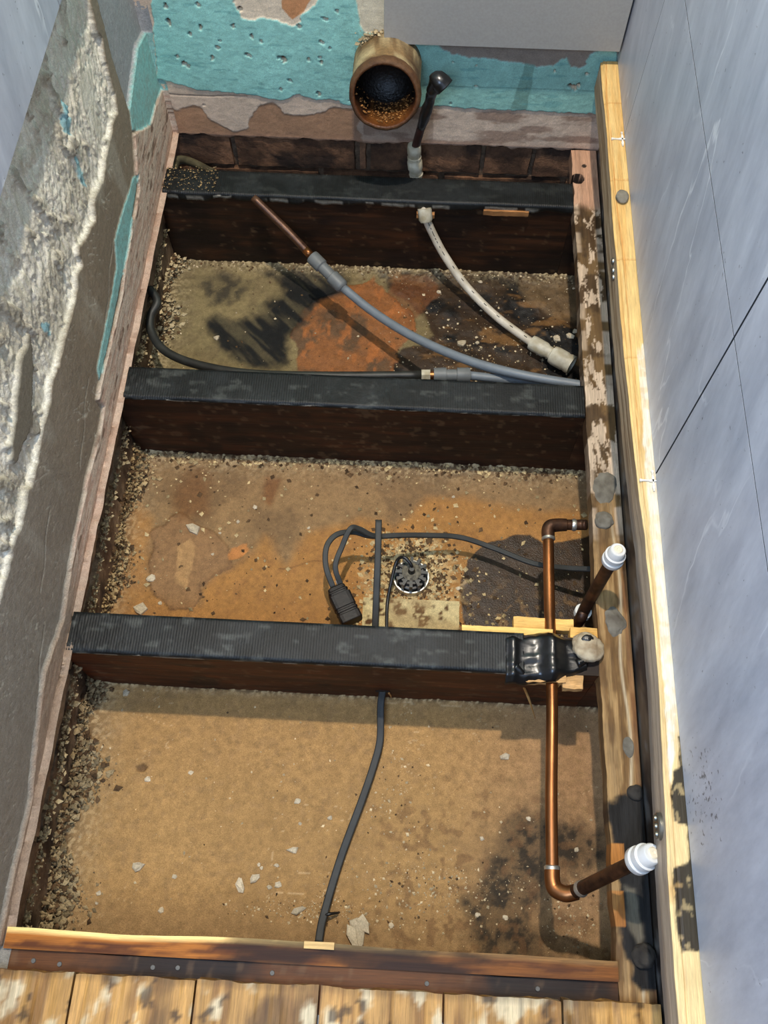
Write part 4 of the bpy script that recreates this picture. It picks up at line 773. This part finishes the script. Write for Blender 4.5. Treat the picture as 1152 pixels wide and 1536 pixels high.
ol=tube('olive_pipe',[(-.690,1.205,-.026)]+[tuple(p) for p in T_['olive']],[.007,.0072,.0068,.0064],M_olive,n=14); ol.name='olive_pipe'
tag(ol,'short olive green pipe lying against the bricks in the back left corner','pipe')
# ---------------------------------------------------------------- pipes in the rear bay
gp=root('grey_water_pipe',(-.44,1.05,-.062),'long grey plastic pipe curving to the rail from a copper end','pipe')
q=[tuple(p) for p in T_['copper_feed']]
m_cf=plain('dulled_copper',(104,74,54),.4,metal=.5,rgb2=(70,46,34),scale=60)
c1=tube('copper_pipe',[(-.537,1.1262,-.002)]+q[1:],.0068,m_cf,n=16)
c1b=tube('bright_copper_end',[q[1],q[2]],.0070,M_copper,n=16,smooth_path=0)
Pq=np.array(q[1]);Qq=np.array(q[2]); 
for v in c1b.data.vertices:
    pass
bpy.data.objects.remove(c1b); c1b=tube('bright_copper_end',[tuple(Pq+(Qq-Pq)*.72),tuple(Qq)],.0070,M_copper,n=16,smooth_path=0)
g_=[tuple(p) for p in T_['grey1']]
a0=np.array(g_[0]);a1=np.array(g_[2])
cp=lathe('coupler',tuple(a0),tuple(a1),[(0,.0078),(.0,.0115),(.04,.0122),(.30,.0122),(.33,.0098),(.62,.0098),(.64,.0122),(.93,.0122),(.97,.0112),(1,.0085)],M_greyfit,n=32)
pp=tube('grey_pipe',g_[2:],.0074,M_greyp,n=18)
adopt(gp,c1,c1b,cp,pp)
bp_=root('black_water_pipe',(-.24,.82,-.058),'black pipe curving out of the left brickwork to a cream nut','pipe')
bk=[tuple(p) for p in T_['black']]
u1=tube('black_pipe',[(-.703,.978,-.066)]+bk,.0072,M_blackp,n=18)
g2=[tuple(p) for p in T_['grey2']]; n0=np.array(g2[0]);n1=np.array(g2[1]);n2=np.array(g2[2])
u2=lathe('nut',tuple(n0),tuple(n1),[(0,.0075),(0,.0098),(1,.0098),(1,.0075)],M_whitefit,n=6); u2['label']='cream hexagonal nut'
u3=lathe('copper_stub',tuple(n1),tuple(n1+(n2-n1)*.1),[(0,.0072),(1,.0072)],M_copper,n=20)
u4=lathe('coupler',tuple(n1+(n2-n1)*.09),tuple(n2),[(0,.0078),(.0,.0118),(.3,.0122),(.34,.0122),(.35,.0095),(.63,.0095),(.64,.0122),(.96,.0122),(1,.0115),(1,.008)],M_greyfit,n=32)
u5=tube('grey_pipe',[tuple(n2-np.array([.004,0,0])),g2[3],g2[4]],.0070,M_greyp,n=16)
adopt(bp_,u1,u2,u3,u4,u5)
wp=root('white_water_pipe',(-.25,1.13,-.02),'white plastic pipe with printed dashes ending in a cream coupler','pipe')
wq=[tuple(p) for p in T_['white']]; f0,f1=[np.array(p) for p in T_['whitefit']]
v1=tube('white_pipe',[(-.2475,1.1265,-.014)]+wq+[tuple(f0)],.0072,M_whitep,n=18,smooth_path=12)
v2=lathe('collar',(wq[0][0]-.001,1.1275,-.012),(wq[0][0]+.003,1.114,-.030),[(0,.009),(0,.0120),(.8,.0120),(1,.0095)],M_whitefit,n=24)
v3=lathe('coupler',tuple(f0-(f1-f0)*.02),tuple(f0+(f1-f0)*1.0),[(0,.009),(0,.0122),(.06,.0132),(.34,.0132),(.40,.0108),(.50,.0108),(.52,.0150),(.60,.0165),(.82,.0165),(.84,.0155),(.90,.0155),(.90,.0165),(1,.0165),(1,.0125),(.92,.0120)],M_whitefit,n=36,wob=.012)
ks=[v1,v2,v3]
# printed marks along the pipe, thin raised ink
mk=plain('black_ink',(40,38,36),.6)
C=cr([(-.2475,1.1265,-.014)]+wq,12)
def dash(i,j,off,w=.0012):
    Q=C[i:j+1]; 
    if len(Q)<2: return
    camv=np.array([-.26,0,1.14]); o=[]
    for k in range(len(Q)):
        t=Q[min(k+1,len(Q)-1)]-Q[max(k-1,0)]; t/=np.linalg.norm(t); up=np.array([0,-.35,.94]); up=up-t*(up@t); up/=np.linalg.norm(up); s=np.cross(t,up)
        a=off; o.append(Q[k]+(up*math.cos(a)+s*math.sin(a))*.00715)
    ks.append(tube('print_mark',[tuple(x) for x in o],w*.5,mk,n=6,smooth_path=0))
for i,j in [(16,18),(19,20),(21,24),(25,26),(27,28),(30,31),(33,35)]: dash(i,j,.25)
for i in range(40,len(C)-2,5): dash(i,i+1,.0,.0014)
adopt(wp,*ks)
for o_,lab in [(((-.150,1.1225,-.018),(-.075,1.1290,-.008)),'thin pale wood strip under the rear joist tape, right'),(((-.262,1.1215,-.030),(-.232,1.1290,-.020)),'small bright wood chip beneath the white pipe collar')]:
    tag(pbox('wood_chip',o_[0],o_[1],.004,flatcol((170,118,70),.3,50),M_woodx,None,rough(.0012,90,5)),lab,'wood chip')

# ---------------------------------------------------------------- middle bay: cables, connector, recessed light
vc=tube('flat_cable',[tuple(p) for p in T_['cableU']],.0,M_cable,n=20,flat=(.0049,.0028),side=(0,-.3,.95)); tag(vc,'straight grey flat cable crossing over the loop behind the third joist','cable')
lc=root('looped_cable',tuple(T_['box'][0]),'looped grey flat cable running from the black connector to the rail','cable')
x1=tube('cable_strand',[tuple(p) for p in T_['loop1']],0,M_cable,n=16,flat=(.0042,.0025))
x2=tube('cable_strand',[tuple(p) for p in T_['loop2']],0,M_cable,n=16,flat=(.0040,.0027))
a,b=[np.array(p) for p in T_['box']]
def cbox(name,a,b,w,h,mat,prof):
    T=(b-a);Ln=np.linalg.norm(T);T/=Ln;S=np.cross(T,[0,0,1.]);S/=np.linalg.norm(S);U=np.cross(S,T);V=[];F=[]
    for t,sc in prof:
        for k in range(16):
            q=2*math.pi*(k+.5)/16; cx=math.copysign(abs(math.cos(q))**.35,math.cos(q));sy=math.copysign(abs(math.sin(q))**.35,math.sin(q)); V.append(a+T*Ln*t+S*w*sc*cx+U*h*sc*sy)
    m=len(prof)
    for i in range(m-1):
        for k in range(16): p=i*16+k;q=i*16+(k+1)%16;F.append((p,q,q+16,p+16))
    F.append(tuple(range(15,-1,-1)));F.append(tuple((m-1)*16+k for k in range(16)))
    o=link(name,mesh(name,V,F,sm=False),None,mat); return o
b1=cbox('connector',a,b,.0165,.012,M_box,[(-.02,.62),(0,.68),(.02,.80),(.10,.82),(.13,.92),(.16,.92),(.17,.86),(.22,.86),(.24,1),(.60,1),(.62,.93),(.66,.93),(.68,1),(.72,1),(.74,.93),(.78,.93),(.80,1),(1,1),(1.02,.95)])
b1['label']='black ridged plastic connector block'
d=(b-a)/np.linalg.norm(b-a); s=np.cross(d,[0,0,1.]); gl=[]
for q in (-.005,.004):
    gl.append(lathe('wire',tuple(a+s*q-d*.010+np.array([0,0,.001])),tuple(a+s*q+d*.004),[(0,.0011),(1,.0011)],M_white,n=8))
adopt(lc,x1,x2,b1,*gl)
dc=np.array([-.2455,.519,FZ])
dl=root('recessed_light',tuple(dc),'back of a round black recessed light with metal rim in crumbled plaster','light fitting')
m1=lathe('body',tuple(dc+[0,0,-.004]),tuple(dc+[0,0,.024]),[(0,.0215),(.3,.0215),(.3,.0195),(.75,.0195),(.75,.0165),(1,.0160),(1,.004)],M_black,n=40)
m2=lathe('rim',tuple(dc+[0,0,.001]),tuple(dc+[0,0,.010]),[(0,.0235),(.25,.0245),(1,.0232),(1,.0215),(0,.0215)],M_silver,n=40,closed=False); m2['label']='bright metal rim'
fins=[m1,m2]
for k in range(12):
    q=2*math.pi*k/12; c_,s_=math.cos(q),math.sin(q)
    me=pbox('fin',(-.0020,.0115,.006),(.0020,.0212,.027),.01,flatcol((30,30,28)),M_black,make=False)
    o=link('fin',me,None,M_black); o.data.transform(Matrix.Rotation(q,4,'Z')); o.data.transform(Matrix.Translation(tuple(dc))); fins.append(o)
m3=lathe('centre_disc',tuple(dc+[0,0,.022]),tuple(dc+[0,0,.0285]),[(0,.0118),(.8,.0125),(1,.0105)],plain('dusty_grey_plastic',(120,112,92),.8,rgb2=(70,64,52),scale=220,bump=.6),n=30); fins.append(m3)
m4=lathe('cable_gland',tuple(dc+[0,0,.028]),tuple(dc+[0,0,.036]),[(0,.0050),(.5,.0042),(1,.003)],M_black,n=18); fins.append(m4)
tp_=[tuple(p) for p in T_['dlcable']]; m5=tube('light_cable',[tuple(dc+[0,0,.033]),tuple(dc+[-.001,.006,.044])]+tp_[1:],.0026,M_blkcable,n=12); m5['label']='thin black flex'; fins.append(m5)
adopt(dl,*fins)
for f_ in fins:
    if f_ is not m5:
        for v in f_.data.vertices: v.co=Vector(tuple(dc))+(v.co-Vector(tuple(dc)))*1.18
oc=D['tube']['offcut']; xs_=[p[0] for p in oc]; ys_=[p[1] for p in oc]
def off_c(x,y,z,n): 
    c=base(x,L(206,186,136)); c=mix(c,L(90,60,34),smooth(.60,.66,fbm(x,y,s=110,oct=3,seed=601))); return mix(c,L(150,120,80),smooth(.5,.62,fbm(x,y,s=30,oct=4,seed=602))*.5)
ob=pbox('board_offcut',(min(xs_),.400,FZ-.001),(max(xs_),max(ys_),FZ+.008),.003,off_c,M_void,None,rough(.0008,80,2)); tag(ob,'pale square-cut board piece covered in crumbs behind the third joist','board offcut')
for lo,hi,lab,cl in [
 ((-.178,.3835,-.022),(-.058,.3935,-.006),'thin yellow wood strip lying along the back of the third joist',(232,188,106)),
 ((-.108,.396,-.032),(-.028,.412,-.016),'short yellow timber offcut behind the strip, left of the riser',(226,178,98)),
 ((-.035,.3835,-.024),(.000,.398,-.006),'stubby yellow timber offcut between copper pipe and rail',(222,172,92))]:
    tag(pbox('timber_offcut',lo,hi,.003,flatcol(cl,.25,60),M_woodx,None,rough(.0012,70,int(-lo[0]*1000))),lab,'offcut')
# torn wood, tape wrap and pale lump at the notch in the third joist
wrp=root('tape_wrap',(-.062,.355,0),'glossy black tape bound over the copper pipe at the third joist','tape')
def wrapmesh():
    nx,ny=60,26; V=[];F=[]
    for i in range(nx+1):
        x=-.122+.105*i/nx
        for j in range(ny+1):
            t=j/ny; y=.388-.066*t+ (x+.06)*.10; hump=.010*math.exp(-((x+.062)/.012)**2)
            z=.0035+hump+.004*math.exp(-((x+.112)/.006)**2)- (0.012*(max(0,t-.84)/.16)**1.2) - .010*(max(0,.12-t)/.12)
            w_=math.sin(t*math.pi)**.3 if i in (0,nx) else 1
            y0=y if True else y
            taper=.62+.38*min(1,abs(i/nx-.0)*0+1- .55*smooth(.45,1.,np.array(i/nx)))
            yc=.355+(x+.06)*.10; y0=yc+(y-yc)*taper
            V.append((x,y0,z))
    V=np.array(V); q=fbm(V[:,0]*.5,V[:,1]*1.5,s=70,oct=4,seed=611)-.5; V[:,2]+=q*.006; V[:,1]+=(fbm(V[:,0],V[:,1]*0,s=60,oct=3,seed=612)-.5)*.008
    for i in range(nx):
        for j in range(ny): a=i*(ny+1)+j; F.append((a,a+1,a+ny+2,a+ny+1))
    return link('wrapped_band',mesh('wrapped_band',V,F),None,M_insul)
wm_=wrapmesh(); so=wm_.modifiers.new('t','SOLIDIFY'); so.thickness=.0018; so.offset=-1
tails=[tube('loose_end',[(-.03,.345,.006),(-.015,.352,.008),(-.004,.349,.004)],[.006,.004,.001],M_insul,n=10),tube('loose_end',[(-.11,.338,.004),(-.100,.330,.0),(-.09,.327,-.010)],[.005,.004,.001],M_insul,n=10)]
adopt(wrp,wm_,*tails)
pl=lump('foam_lump',(-.017,.366,.010),.0205,M_foam,.30,60,21,(1,.95,.62)); tag(pl,'pale crumbly lump with a black hole, between tape and rail','filler lump')
h_=lump('hole_shade',(-.0185,.374,.0215),.0065,M_black,.45,150,22,(1.1,.7,.35)); h_.parent=pl; h_['label']='black blot standing in for the shade in a ragged hole'  # black lump added for the darkness inside the hole
for lo,hi,lab in [((-.110,.322,-.020),(-.046,.331,-.002),'torn wood flake hanging under the tape wrap'),((-.048,.316,-.020),(-.022,.331,-.003),'splintered pale wood corner at the front of the third joist')]:
    tag(pbox('torn_wood',lo,hi,.003,flatcol((190,146,92),.4,60),M_woodx,None,rough(.004,60,int(-lo[0]*900))),lab,'torn wood')
s0,s1=[np.array(p) for p in T_['splinter']]
tag(tube('wood_splinter',[(-.0955,.3285,-.008),tuple(s0),tuple(s0+(s1-s0)*.5+[0,0,.004]),tuple(s1)],[.001,.0022,.0019,.0005],M_light,n=6),'long thin wood splinter hanging below the third joist','splinter')
tag(tube('wood_splinter',[(-.045,.3270,-.006),(-.050,.322,-.02),(-.053,.318,-.03)],[.0015,.001,.0003],M_light,n=6),'tiny wood splinter just right of the copper pipe','splinter')

# ---------------------------------------------------------------- copper pipe with elbows and risers
cq=[np.array(p) for p in T_['copper']]; rq=[np.array(p) for p in T_['riser2']]; r1=[np.array(p) for p in T_['riser1']]
cu=root('copper_pipe',tuple(cq[3]),'long bright copper pipe with soldered elbows along the right side','pipe')
y_top=cq[1]; y_bot=rq[0]
parts=[]
parts.append(tube('straight_run',[tuple(y_top+[0,-.012,0]),tuple(cq[2]),tuple(cq[3]),tuple(cq[4]),tuple(y_bot+[0,.012,0])],.0076,M_copper,n=24))
e1=tube('elbow',[tuple(y_top+[0,-.018,0]),tuple(y_top+[0,-.006,0]),tuple(y_top+[.004,.001,0]),tuple(y_top+[.016,.004,-.001]),tuple(y_top+[.026,.005,-.002])],[.0090,.0094,.0098,.0094,.0090],M_copdark,n=24); e1['label']='tarnished copper elbow'; parts.append(e1)
h1=tube('horizontal_run',[tuple(y_top+[.022,.005,-.002]),tuple(cq[0]+[-.02,0,.004]),(-.0035,.555,-.020)],.0076,M_copdark,n=20); h1['label']='tarnished run into the rail'; parts.append(h1)
parts.append(lathe('solder_ring',tuple(y_top+[0,-.021,0]),tuple(y_top+[0,-.017,0]),[(0,.0080),(.3,.0095),(1,.0095)],M_solder,n=24))
parts.append(lathe('solder_ring',tuple(y_top+[.034,.006,-.003]),tuple(y_top+[.040,.006,-.003]),[(0,.0080),(.5,.0090),(1,.0082)],M_solder,n=24))
e2=tube('elbow',[tuple(y_bot+[0,.022,0]),tuple(y_bot+[0,.008,0]),tuple(y_bot+[.003,-.001,.001]),tuple(y_bot+[.014,-.006,.006]),tuple(rq[1]+[-.004,-.003,.003])],[.0092,.0094,.0098,.0094,.0090],M_copper,n=24); parts.append(e2)
parts.append(lathe('solder_ring',tuple(y_bot+[0,.025,0]),tuple(y_bot+[0,.020,0]),[(0,.0080),(.3,.0096),(1,.0096)],M_solder,n=24))
capc=rq[-1]; st=rq[1]+np.array([-.008,-.004,.0]); 
up2=tube('riser',[tuple(st),tuple(st+(capc-st)*.5),tuple(capc)],.0080,M_copdark,n=20); up2['label']='dark tarnished riser'; parts.append(up2)
parts.append(lathe('solder_ring',tuple(st+(capc-st)*.10),tuple(st+(capc-st)*.15),[(0,.0082),(.4,.0096),(1,.0086)],M_solder,n=24))
adopt(cu,*parts)
def cap(c,d,lab,k=1.):
    c=np.array(c);d=np.array(d);d=d/np.linalg.norm(d)
    r=root('pipe_cap',tuple(c),lab,'pipe cap')
    a_=lathe('cap_body',tuple(c-d*.012*k),tuple(c+d*.021*k),[(0,.0088*k),(0,.0135*k),(.06,.0148*k),(.25,.0148*k),(.30,.0130*k),(.38,.0130*k),(.42,.0140*k),(.60,.0140*k),(.64,.0118*k),(.70,.0118*k),(.74,.0112*k),(.95,.0108*k),(1,.0095*k),(1,.004)],M_cap,n=40)
    b_=lathe('cap_centre',tuple(c+d*.020*k),tuple(c+d*.0225*k),[(0,.0062*k),(.6,.0062*k),(1,.005*k),(1,.002),(.7,.0015)],plain('ivory_plastic',(226,214,186),.4,vary=.04),n=24)
    adopt(r,a_,b_); return r
cap(capc,capc-st,'white plastic cap on the nearest riser above the mouldy rail',1.0)
rs=root('copper_riser',tuple(r1[0]),'short dark riser pipe standing beside the third joist','pipe')
k_=tube('riser',[tuple(r1[0]+[.0,.0,-.03]),tuple(r1[0]),tuple(r1[1]),tuple(r1[2])],.0080,M_copdark,n=20); k2_=lathe('collar',tuple(r1[1]-(r1[2]-r1[1])*.20),tuple(r1[1]-(r1[2]-r1[1])*.13),[(0,.009),(.0,.0115),(1,.0115),(1,.008)],M_white,n=24); k2_['label']='white ring at the foot'
adopt(rs,k_,k2_)
cap(r1[2],r1[2]-r1[1]+np.array([-.002,-.004,.0]),'white plastic cap on the riser by the middle bay rail',.92)
# ---------------------------------------------------------------- cable in the nearest bay
ch=root('flat_cable',tuple(T_['cable3'][2]),'grey flat cable snaking across the nearest bay from the joist hole','cable')
k3_=[tuple(p) for p in T_['cable3']]
zz=[(x,y,z) for x,y,z in k3_[1:-1]]
cb=tube('cable_length',[(zz[0][0],.3345,zz[0][2]-.004)]+zz[1:]+[(k3_[-1][0],.0065,-.150)],0,M_cable,n=20,flat=(.0052,.0028))
hr=lump('hole',(-.2795,.3325,-.134),.008,plain('drilled_hole_shade',(24,14,8),.9),.35,150,31,(1.2,.12,.8)); hr['label']='dark blot standing in for the shade of the drilled hole'  # flat dark lump added for the shade within the drilled hole
spl=tube('splintered_edge',[(-.271,.3305,-.132),(-.268,.3290,-.142),(-.2675,.3285,-.152)],[.0016,.0012,.0004],M_light,n=6)
ct=tube('cable_tie',[(-.345,.038,-.160),(-.339,.0395,-.1545),(-.333,.041,-.1545),(-.324,.043,-.162)],[.0016,.0022,.0022,.0014],M_blkcable,n=8); ct['label']='black cable clip'
adopt(ch,cb,hr,spl,ct)

# ---------------------------------------------------------------- loose plaster chips (each its own object)
def chipmesh(r,seed,elong=1.,flat=.35):
    g=random.Random(seed); n=g.choice([5,6,7]); V=[];a0=g.random()*6
    ang=sorted(a0+2*math.pi*(k+g.uniform(-.3,.3))/n for k in range(n)); rad=[r*g.uniform(.75,1.15) for _ in range(n)]
    for zz_,sc in ((0,1.),(r*flat,.93),(r*flat*1.5,.6)):
        for q,rr in zip(ang,rad): V.append((math.cos(q)*rr*sc*elong,math.sin(q)*rr*sc/elong**.5,zz_*(1+.3*math.sin(q*2))))
    F=[tuple(range(n-1,-1,-1)),tuple(2*n+k for k in range(n))]
    for l in (0,n):
        for k in range(n): F.append((l+k,l+(k+1)%n,l+n+(k+1)%n,l+n+k))
    c=base(np.zeros(len(V)),L(214,196,164)*g.uniform(.7,1.0)); return mesh('plaster_chip',V,F,c,None,False)
special={('bay3',0):'white plaster chip on the tan board left of the copper pipe',('bay3',1):'flat grey plaster shard near the bottom left of the nearest bay',
 ('bay2',0):'long white oval plaster chip on the stained middle bay',('bay2',5):'flat white chip beside the third joist near the left wall',('bay2',4):'grey chip at the left edge of the orange stain',
 ('bay1',0):'single white chip in the black soot patch of the rear bay',('bay1',2):'big cream lump of plaster in the sooty rear bay',('bay1',4):'broad white plaster flake beside the cream coupler',('bay3',4):'left of two long beige chips near the floor cable',('bay3',5):'right of two long beige chips near the floor cable',('bay3',8):'flat oval beige chip left of the floor cable'}
def where(bay,x,y):
    lo,hi={'bay1':(.772,1.129),'bay2':(.382,.722),'bay3':(0,.332)}[bay]; t=(y-lo)/(hi-lo)
    d='by the front joist' if t<.22 else 'nearer half' if t<.5 else 'farther half' if t<.78 else 'by the back joist'
    if bay=='bay3': s='beside the left rubble' if x<-.62 else 'left of the cable' if x<-.45 else 'just left of the cable' if x<-.34 else 'right of the cable' if x<-.15 else 'beside the copper pipe'
    elif bay=='bay2': s='by the left rubble' if x<-.62 else 'on the orange stain' if x<-.40 else 'between connector and wet stain'
    else: s='on the left sooty area' if x<-.4 else 'under the grey pipe' if x<-.2 else 'between white and grey pipes' if x<-.05 else 'beside the rail'
    return d+' '+s
hfun={'bay1':(f_bay1,.765),'bay2':(f_bay2,.375),'bay3':(f_bay3,-.05)}
nm={'bay1':'rear','bay2':'middle','bay3':'nearest'}
for bay,lst in D['chips'].items():
    for i,(x,y,r) in enumerate(lst):
        f_,oy=hfun[bay]; hz=float(f_(np.array([x-X0]),np.array([y-oy]))[0][0])
        el_=1.45 if (bay,i) in (('bay2',0),('bay3',4),('bay3',5),('bay3',8),('bay3',25)) else random.uniform(1,1.25)
        o=link('plaster_chip',chipmesh(r*1.05,hash((bay,i))%1000 if False else i*13+len(bay)*7+ord(bay[-1]),el_,.4),None,M_rock); o.location=(x,y,FZ+hz-.0002)
        o.rotation_euler=(0,0,{('bay3',4):2.0,('bay3',5):.8}.get((bay,i),random.uniform(-.5,.6)))
        tag(o,special.get((bay,i),'pale chip, %s bay, %s'%(nm[bay],where(bay,x,y))),'plaster chip','plaster chips in the %s bay'%nm[bay])
# wood flakes by the batten
for i,(x,y,r,a) in enumerate([(-.297,.022,.014,1.7),(-.291,.033,.010,2.3),(-.303,.014,.011,2.0)]):
    o=link('wood_flake',chipmesh(r,77+i,1.6,.16),None,M_rock); o.location=(x,y,FZ+.001+.0022*i); o.rotation_euler=(0,0,a); tag(o,['lowest pink-beige wood flake of the heap by the nearest joist','middle wood flake of the small heap by the nearest joist','topmost wood flake of the small heap by the nearest joist'][i],'wood flake','wood flakes by the nearest joist')
# ---------------------------------------------------------------- countless crumbs
def crumbs(name,gen,n,smin,smax,label,colr=(206,182,140),dark=.35,seed=5,bay='bay3',flat=.6,vary=(.5,1.25)):
    g=np.random.default_rng(seed); P=gen(g,n); f_,oy=hfun[bay]; hz=f_(P[:,0]-X0,P[:,1]-oy)[0]
    S=smin+(smax-smin)*g.random(len(P))**3; Z=FZ+hz+S*.3+(P[:,2] if P.shape[1]>2 else 0)
    c=base(P[:,0],L(*colr))*g.uniform(*vary,(len(P),1)); dk=g.random(len(P))<dark; c[dk]=L(98,74,48)*g.uniform(.5,1.2,(dk.sum(),1))
    o=rocks(name,np.column_stack([P[:,:2],Z]),S,M_rock,c,None,flat,seed); tag(o,label,'rubble',kind='stuff'); return o
def cat_(*a): return np.vstack(a)
def un(g,n,x0,x1,y0,y1): return np.column_stack([g.uniform(x0,x1,n),g.uniform(y0,y1,n)])
def ga(g,n,x,y,sx,sy): return np.column_stack([g.normal(x,sx,n),g.normal(y,sy,n)])
def clip(P,x0,x1,y0,y1): return P[(P[:,0]>x0)&(P[:,0]<x1)&(P[:,1]>y0)&(P[:,1]<y1)]
crumbs('plaster_crumbs',lambda g,n:clip(cat_(un(g,n//4,-.70,.03,.01,.33),ga(g,n//5,-.36,.043,.045,.008),ga(g,n//4,-.19,.075,.06,.03),ga(g,n//8,-.19,.09,.10,.012),ga(g,n//12,-.26,.20,.02,.03),ga(g,n//9,-.015,.05,.02,.03)),-.70,.035,.008,.33),1500,.0005,.0023,'fine pale plaster crumbs scattered over the nearest bay',bay='bay3',seed=31,dark=.22)
crumbs('plaster_crumbs',lambda g,n:clip(cat_(un(g,n//4,-.70,.03,.39,.72),np.column_stack([g.uniform(-.70,.03,n//3),.722-np.abs(g.normal(0,.012,n//3))]),ga(g,n,-.245,.53,.034,.032),ga(g,n//3,-.24,.445,.04,.018),ga(g,n//30,-.10,.44,.05,.015)),-.70,.035,.385,.721),3200,.0006,.0046,'plaster and grit crumbs strewn over the middle bay and round the light',bay='bay2',seed=32,dark=.4,colr=(204,178,128))
crumbs('plaster_crumbs',lambda g,n:clip(cat_(un(g,n//6,-.70,.03,.78,1.12),un(g,n//3,-.30,.03,.80,1.12),np.column_stack([g.uniform(-.70,.03,n//4),1.128-np.abs(g.normal(0,.010,n//4))]),ga(g,n//5,-.12,.93,.06,.04)),-.70,.035,.775,1.127),1900,.0006,.0030,'crumbs and grit over the sooty rear bay',bay='bay1',seed=33,dark=.45,colr=(206,186,150))
# mortar rubble heaped along the foot of the left brickwork
def heap(g,n,y0,y1,sx=.016):
    y=g.uniform(y0,y1,n); x=-.704+np.abs(g.normal(0,sx,n))*(.7+.6*np.sin(y*40)); z=.030*np.exp(-(x+.704)/.016)*g.uniform(0,1,n)
    return np.column_stack([x,y,z])
crumbs('mortar_rubble',lambda g,n:heap(g,n,.0,.33,.018),2600,.0008,.0056,'heaped mortar rubble along the left of the nearest bay',bay='bay3',seed=41,dark=.3,colr=(164,142,104),vary=(.45,1.1))
crumbs('mortar_rubble',lambda g,n:heap(g,n,.385,.72,.012),1900,.0008,.0046,'heaped mortar rubble along the left of the middle bay',bay='bay2',seed=42,dark=.45,colr=(176,150,106))
crumbs('mortar_rubble',lambda g,n:heap(g,n,.775,1.125,.014),1700,.0008,.0056,'heaped mortar rubble along the left of the rear bay',bay='bay1',seed=43,dark=.35,colr=(196,176,136))
# crumbs of mortar on the ledge between the brick courses and on the rear joist
def ledge(g,n):
    y=g.uniform(-.01,1.12,n); return np.column_stack([-.7045+np.abs(g.normal(0,.004,n)),y,.083+g.normal(0,.005,n)+.006*np.sin(y*25)])
g=np.random.default_rng(9); Pq=ledge(g,1300); Pq[:,2]+=FZ; S=.0008+.0036*g.random(1300)**2
rk=rocks('mortar_crumbs',Pq,S,M_rock,base(Pq[:,0],L(190,168,126))*g.uniform(.35,1.2,(1300,1)),None,.8,11); rk['kind']='stuff'; rk.parent=wl
g=np.random.default_rng(19); n=220; Pq=np.column_stack([g.uniform(-.695,-.60,n),g.uniform(1.13,1.185,n),.003+g.uniform(0,.004,n)]); 
tag(rocks('grit',Pq,.0006+.002*g.random(n)**2,M_rock,base(Pq[:,0],L(150,126,88))*g.uniform(.2,1.3,(n,1)),None,.7,12),'dark grit on the left end of the rearmost joist','rubble',kind='stuff')

# chips that would share a label are told apart by their order from the left
_by={}
for o in [o for o in bpy.data.objects if o.name.startswith('plaster_chip')]: _by.setdefault(o['label'],[]).append(o)
_w=['leftmost','second','third','fourth','fifth','sixth','seventh']
for lab,os_ in _by.items():
    if len(os_)>1:
        for i,o in enumerate(sorted(os_,key=lambda q:q.location.x)): o['label']=_w[i]+(' from left ' if i else ' ')+lab
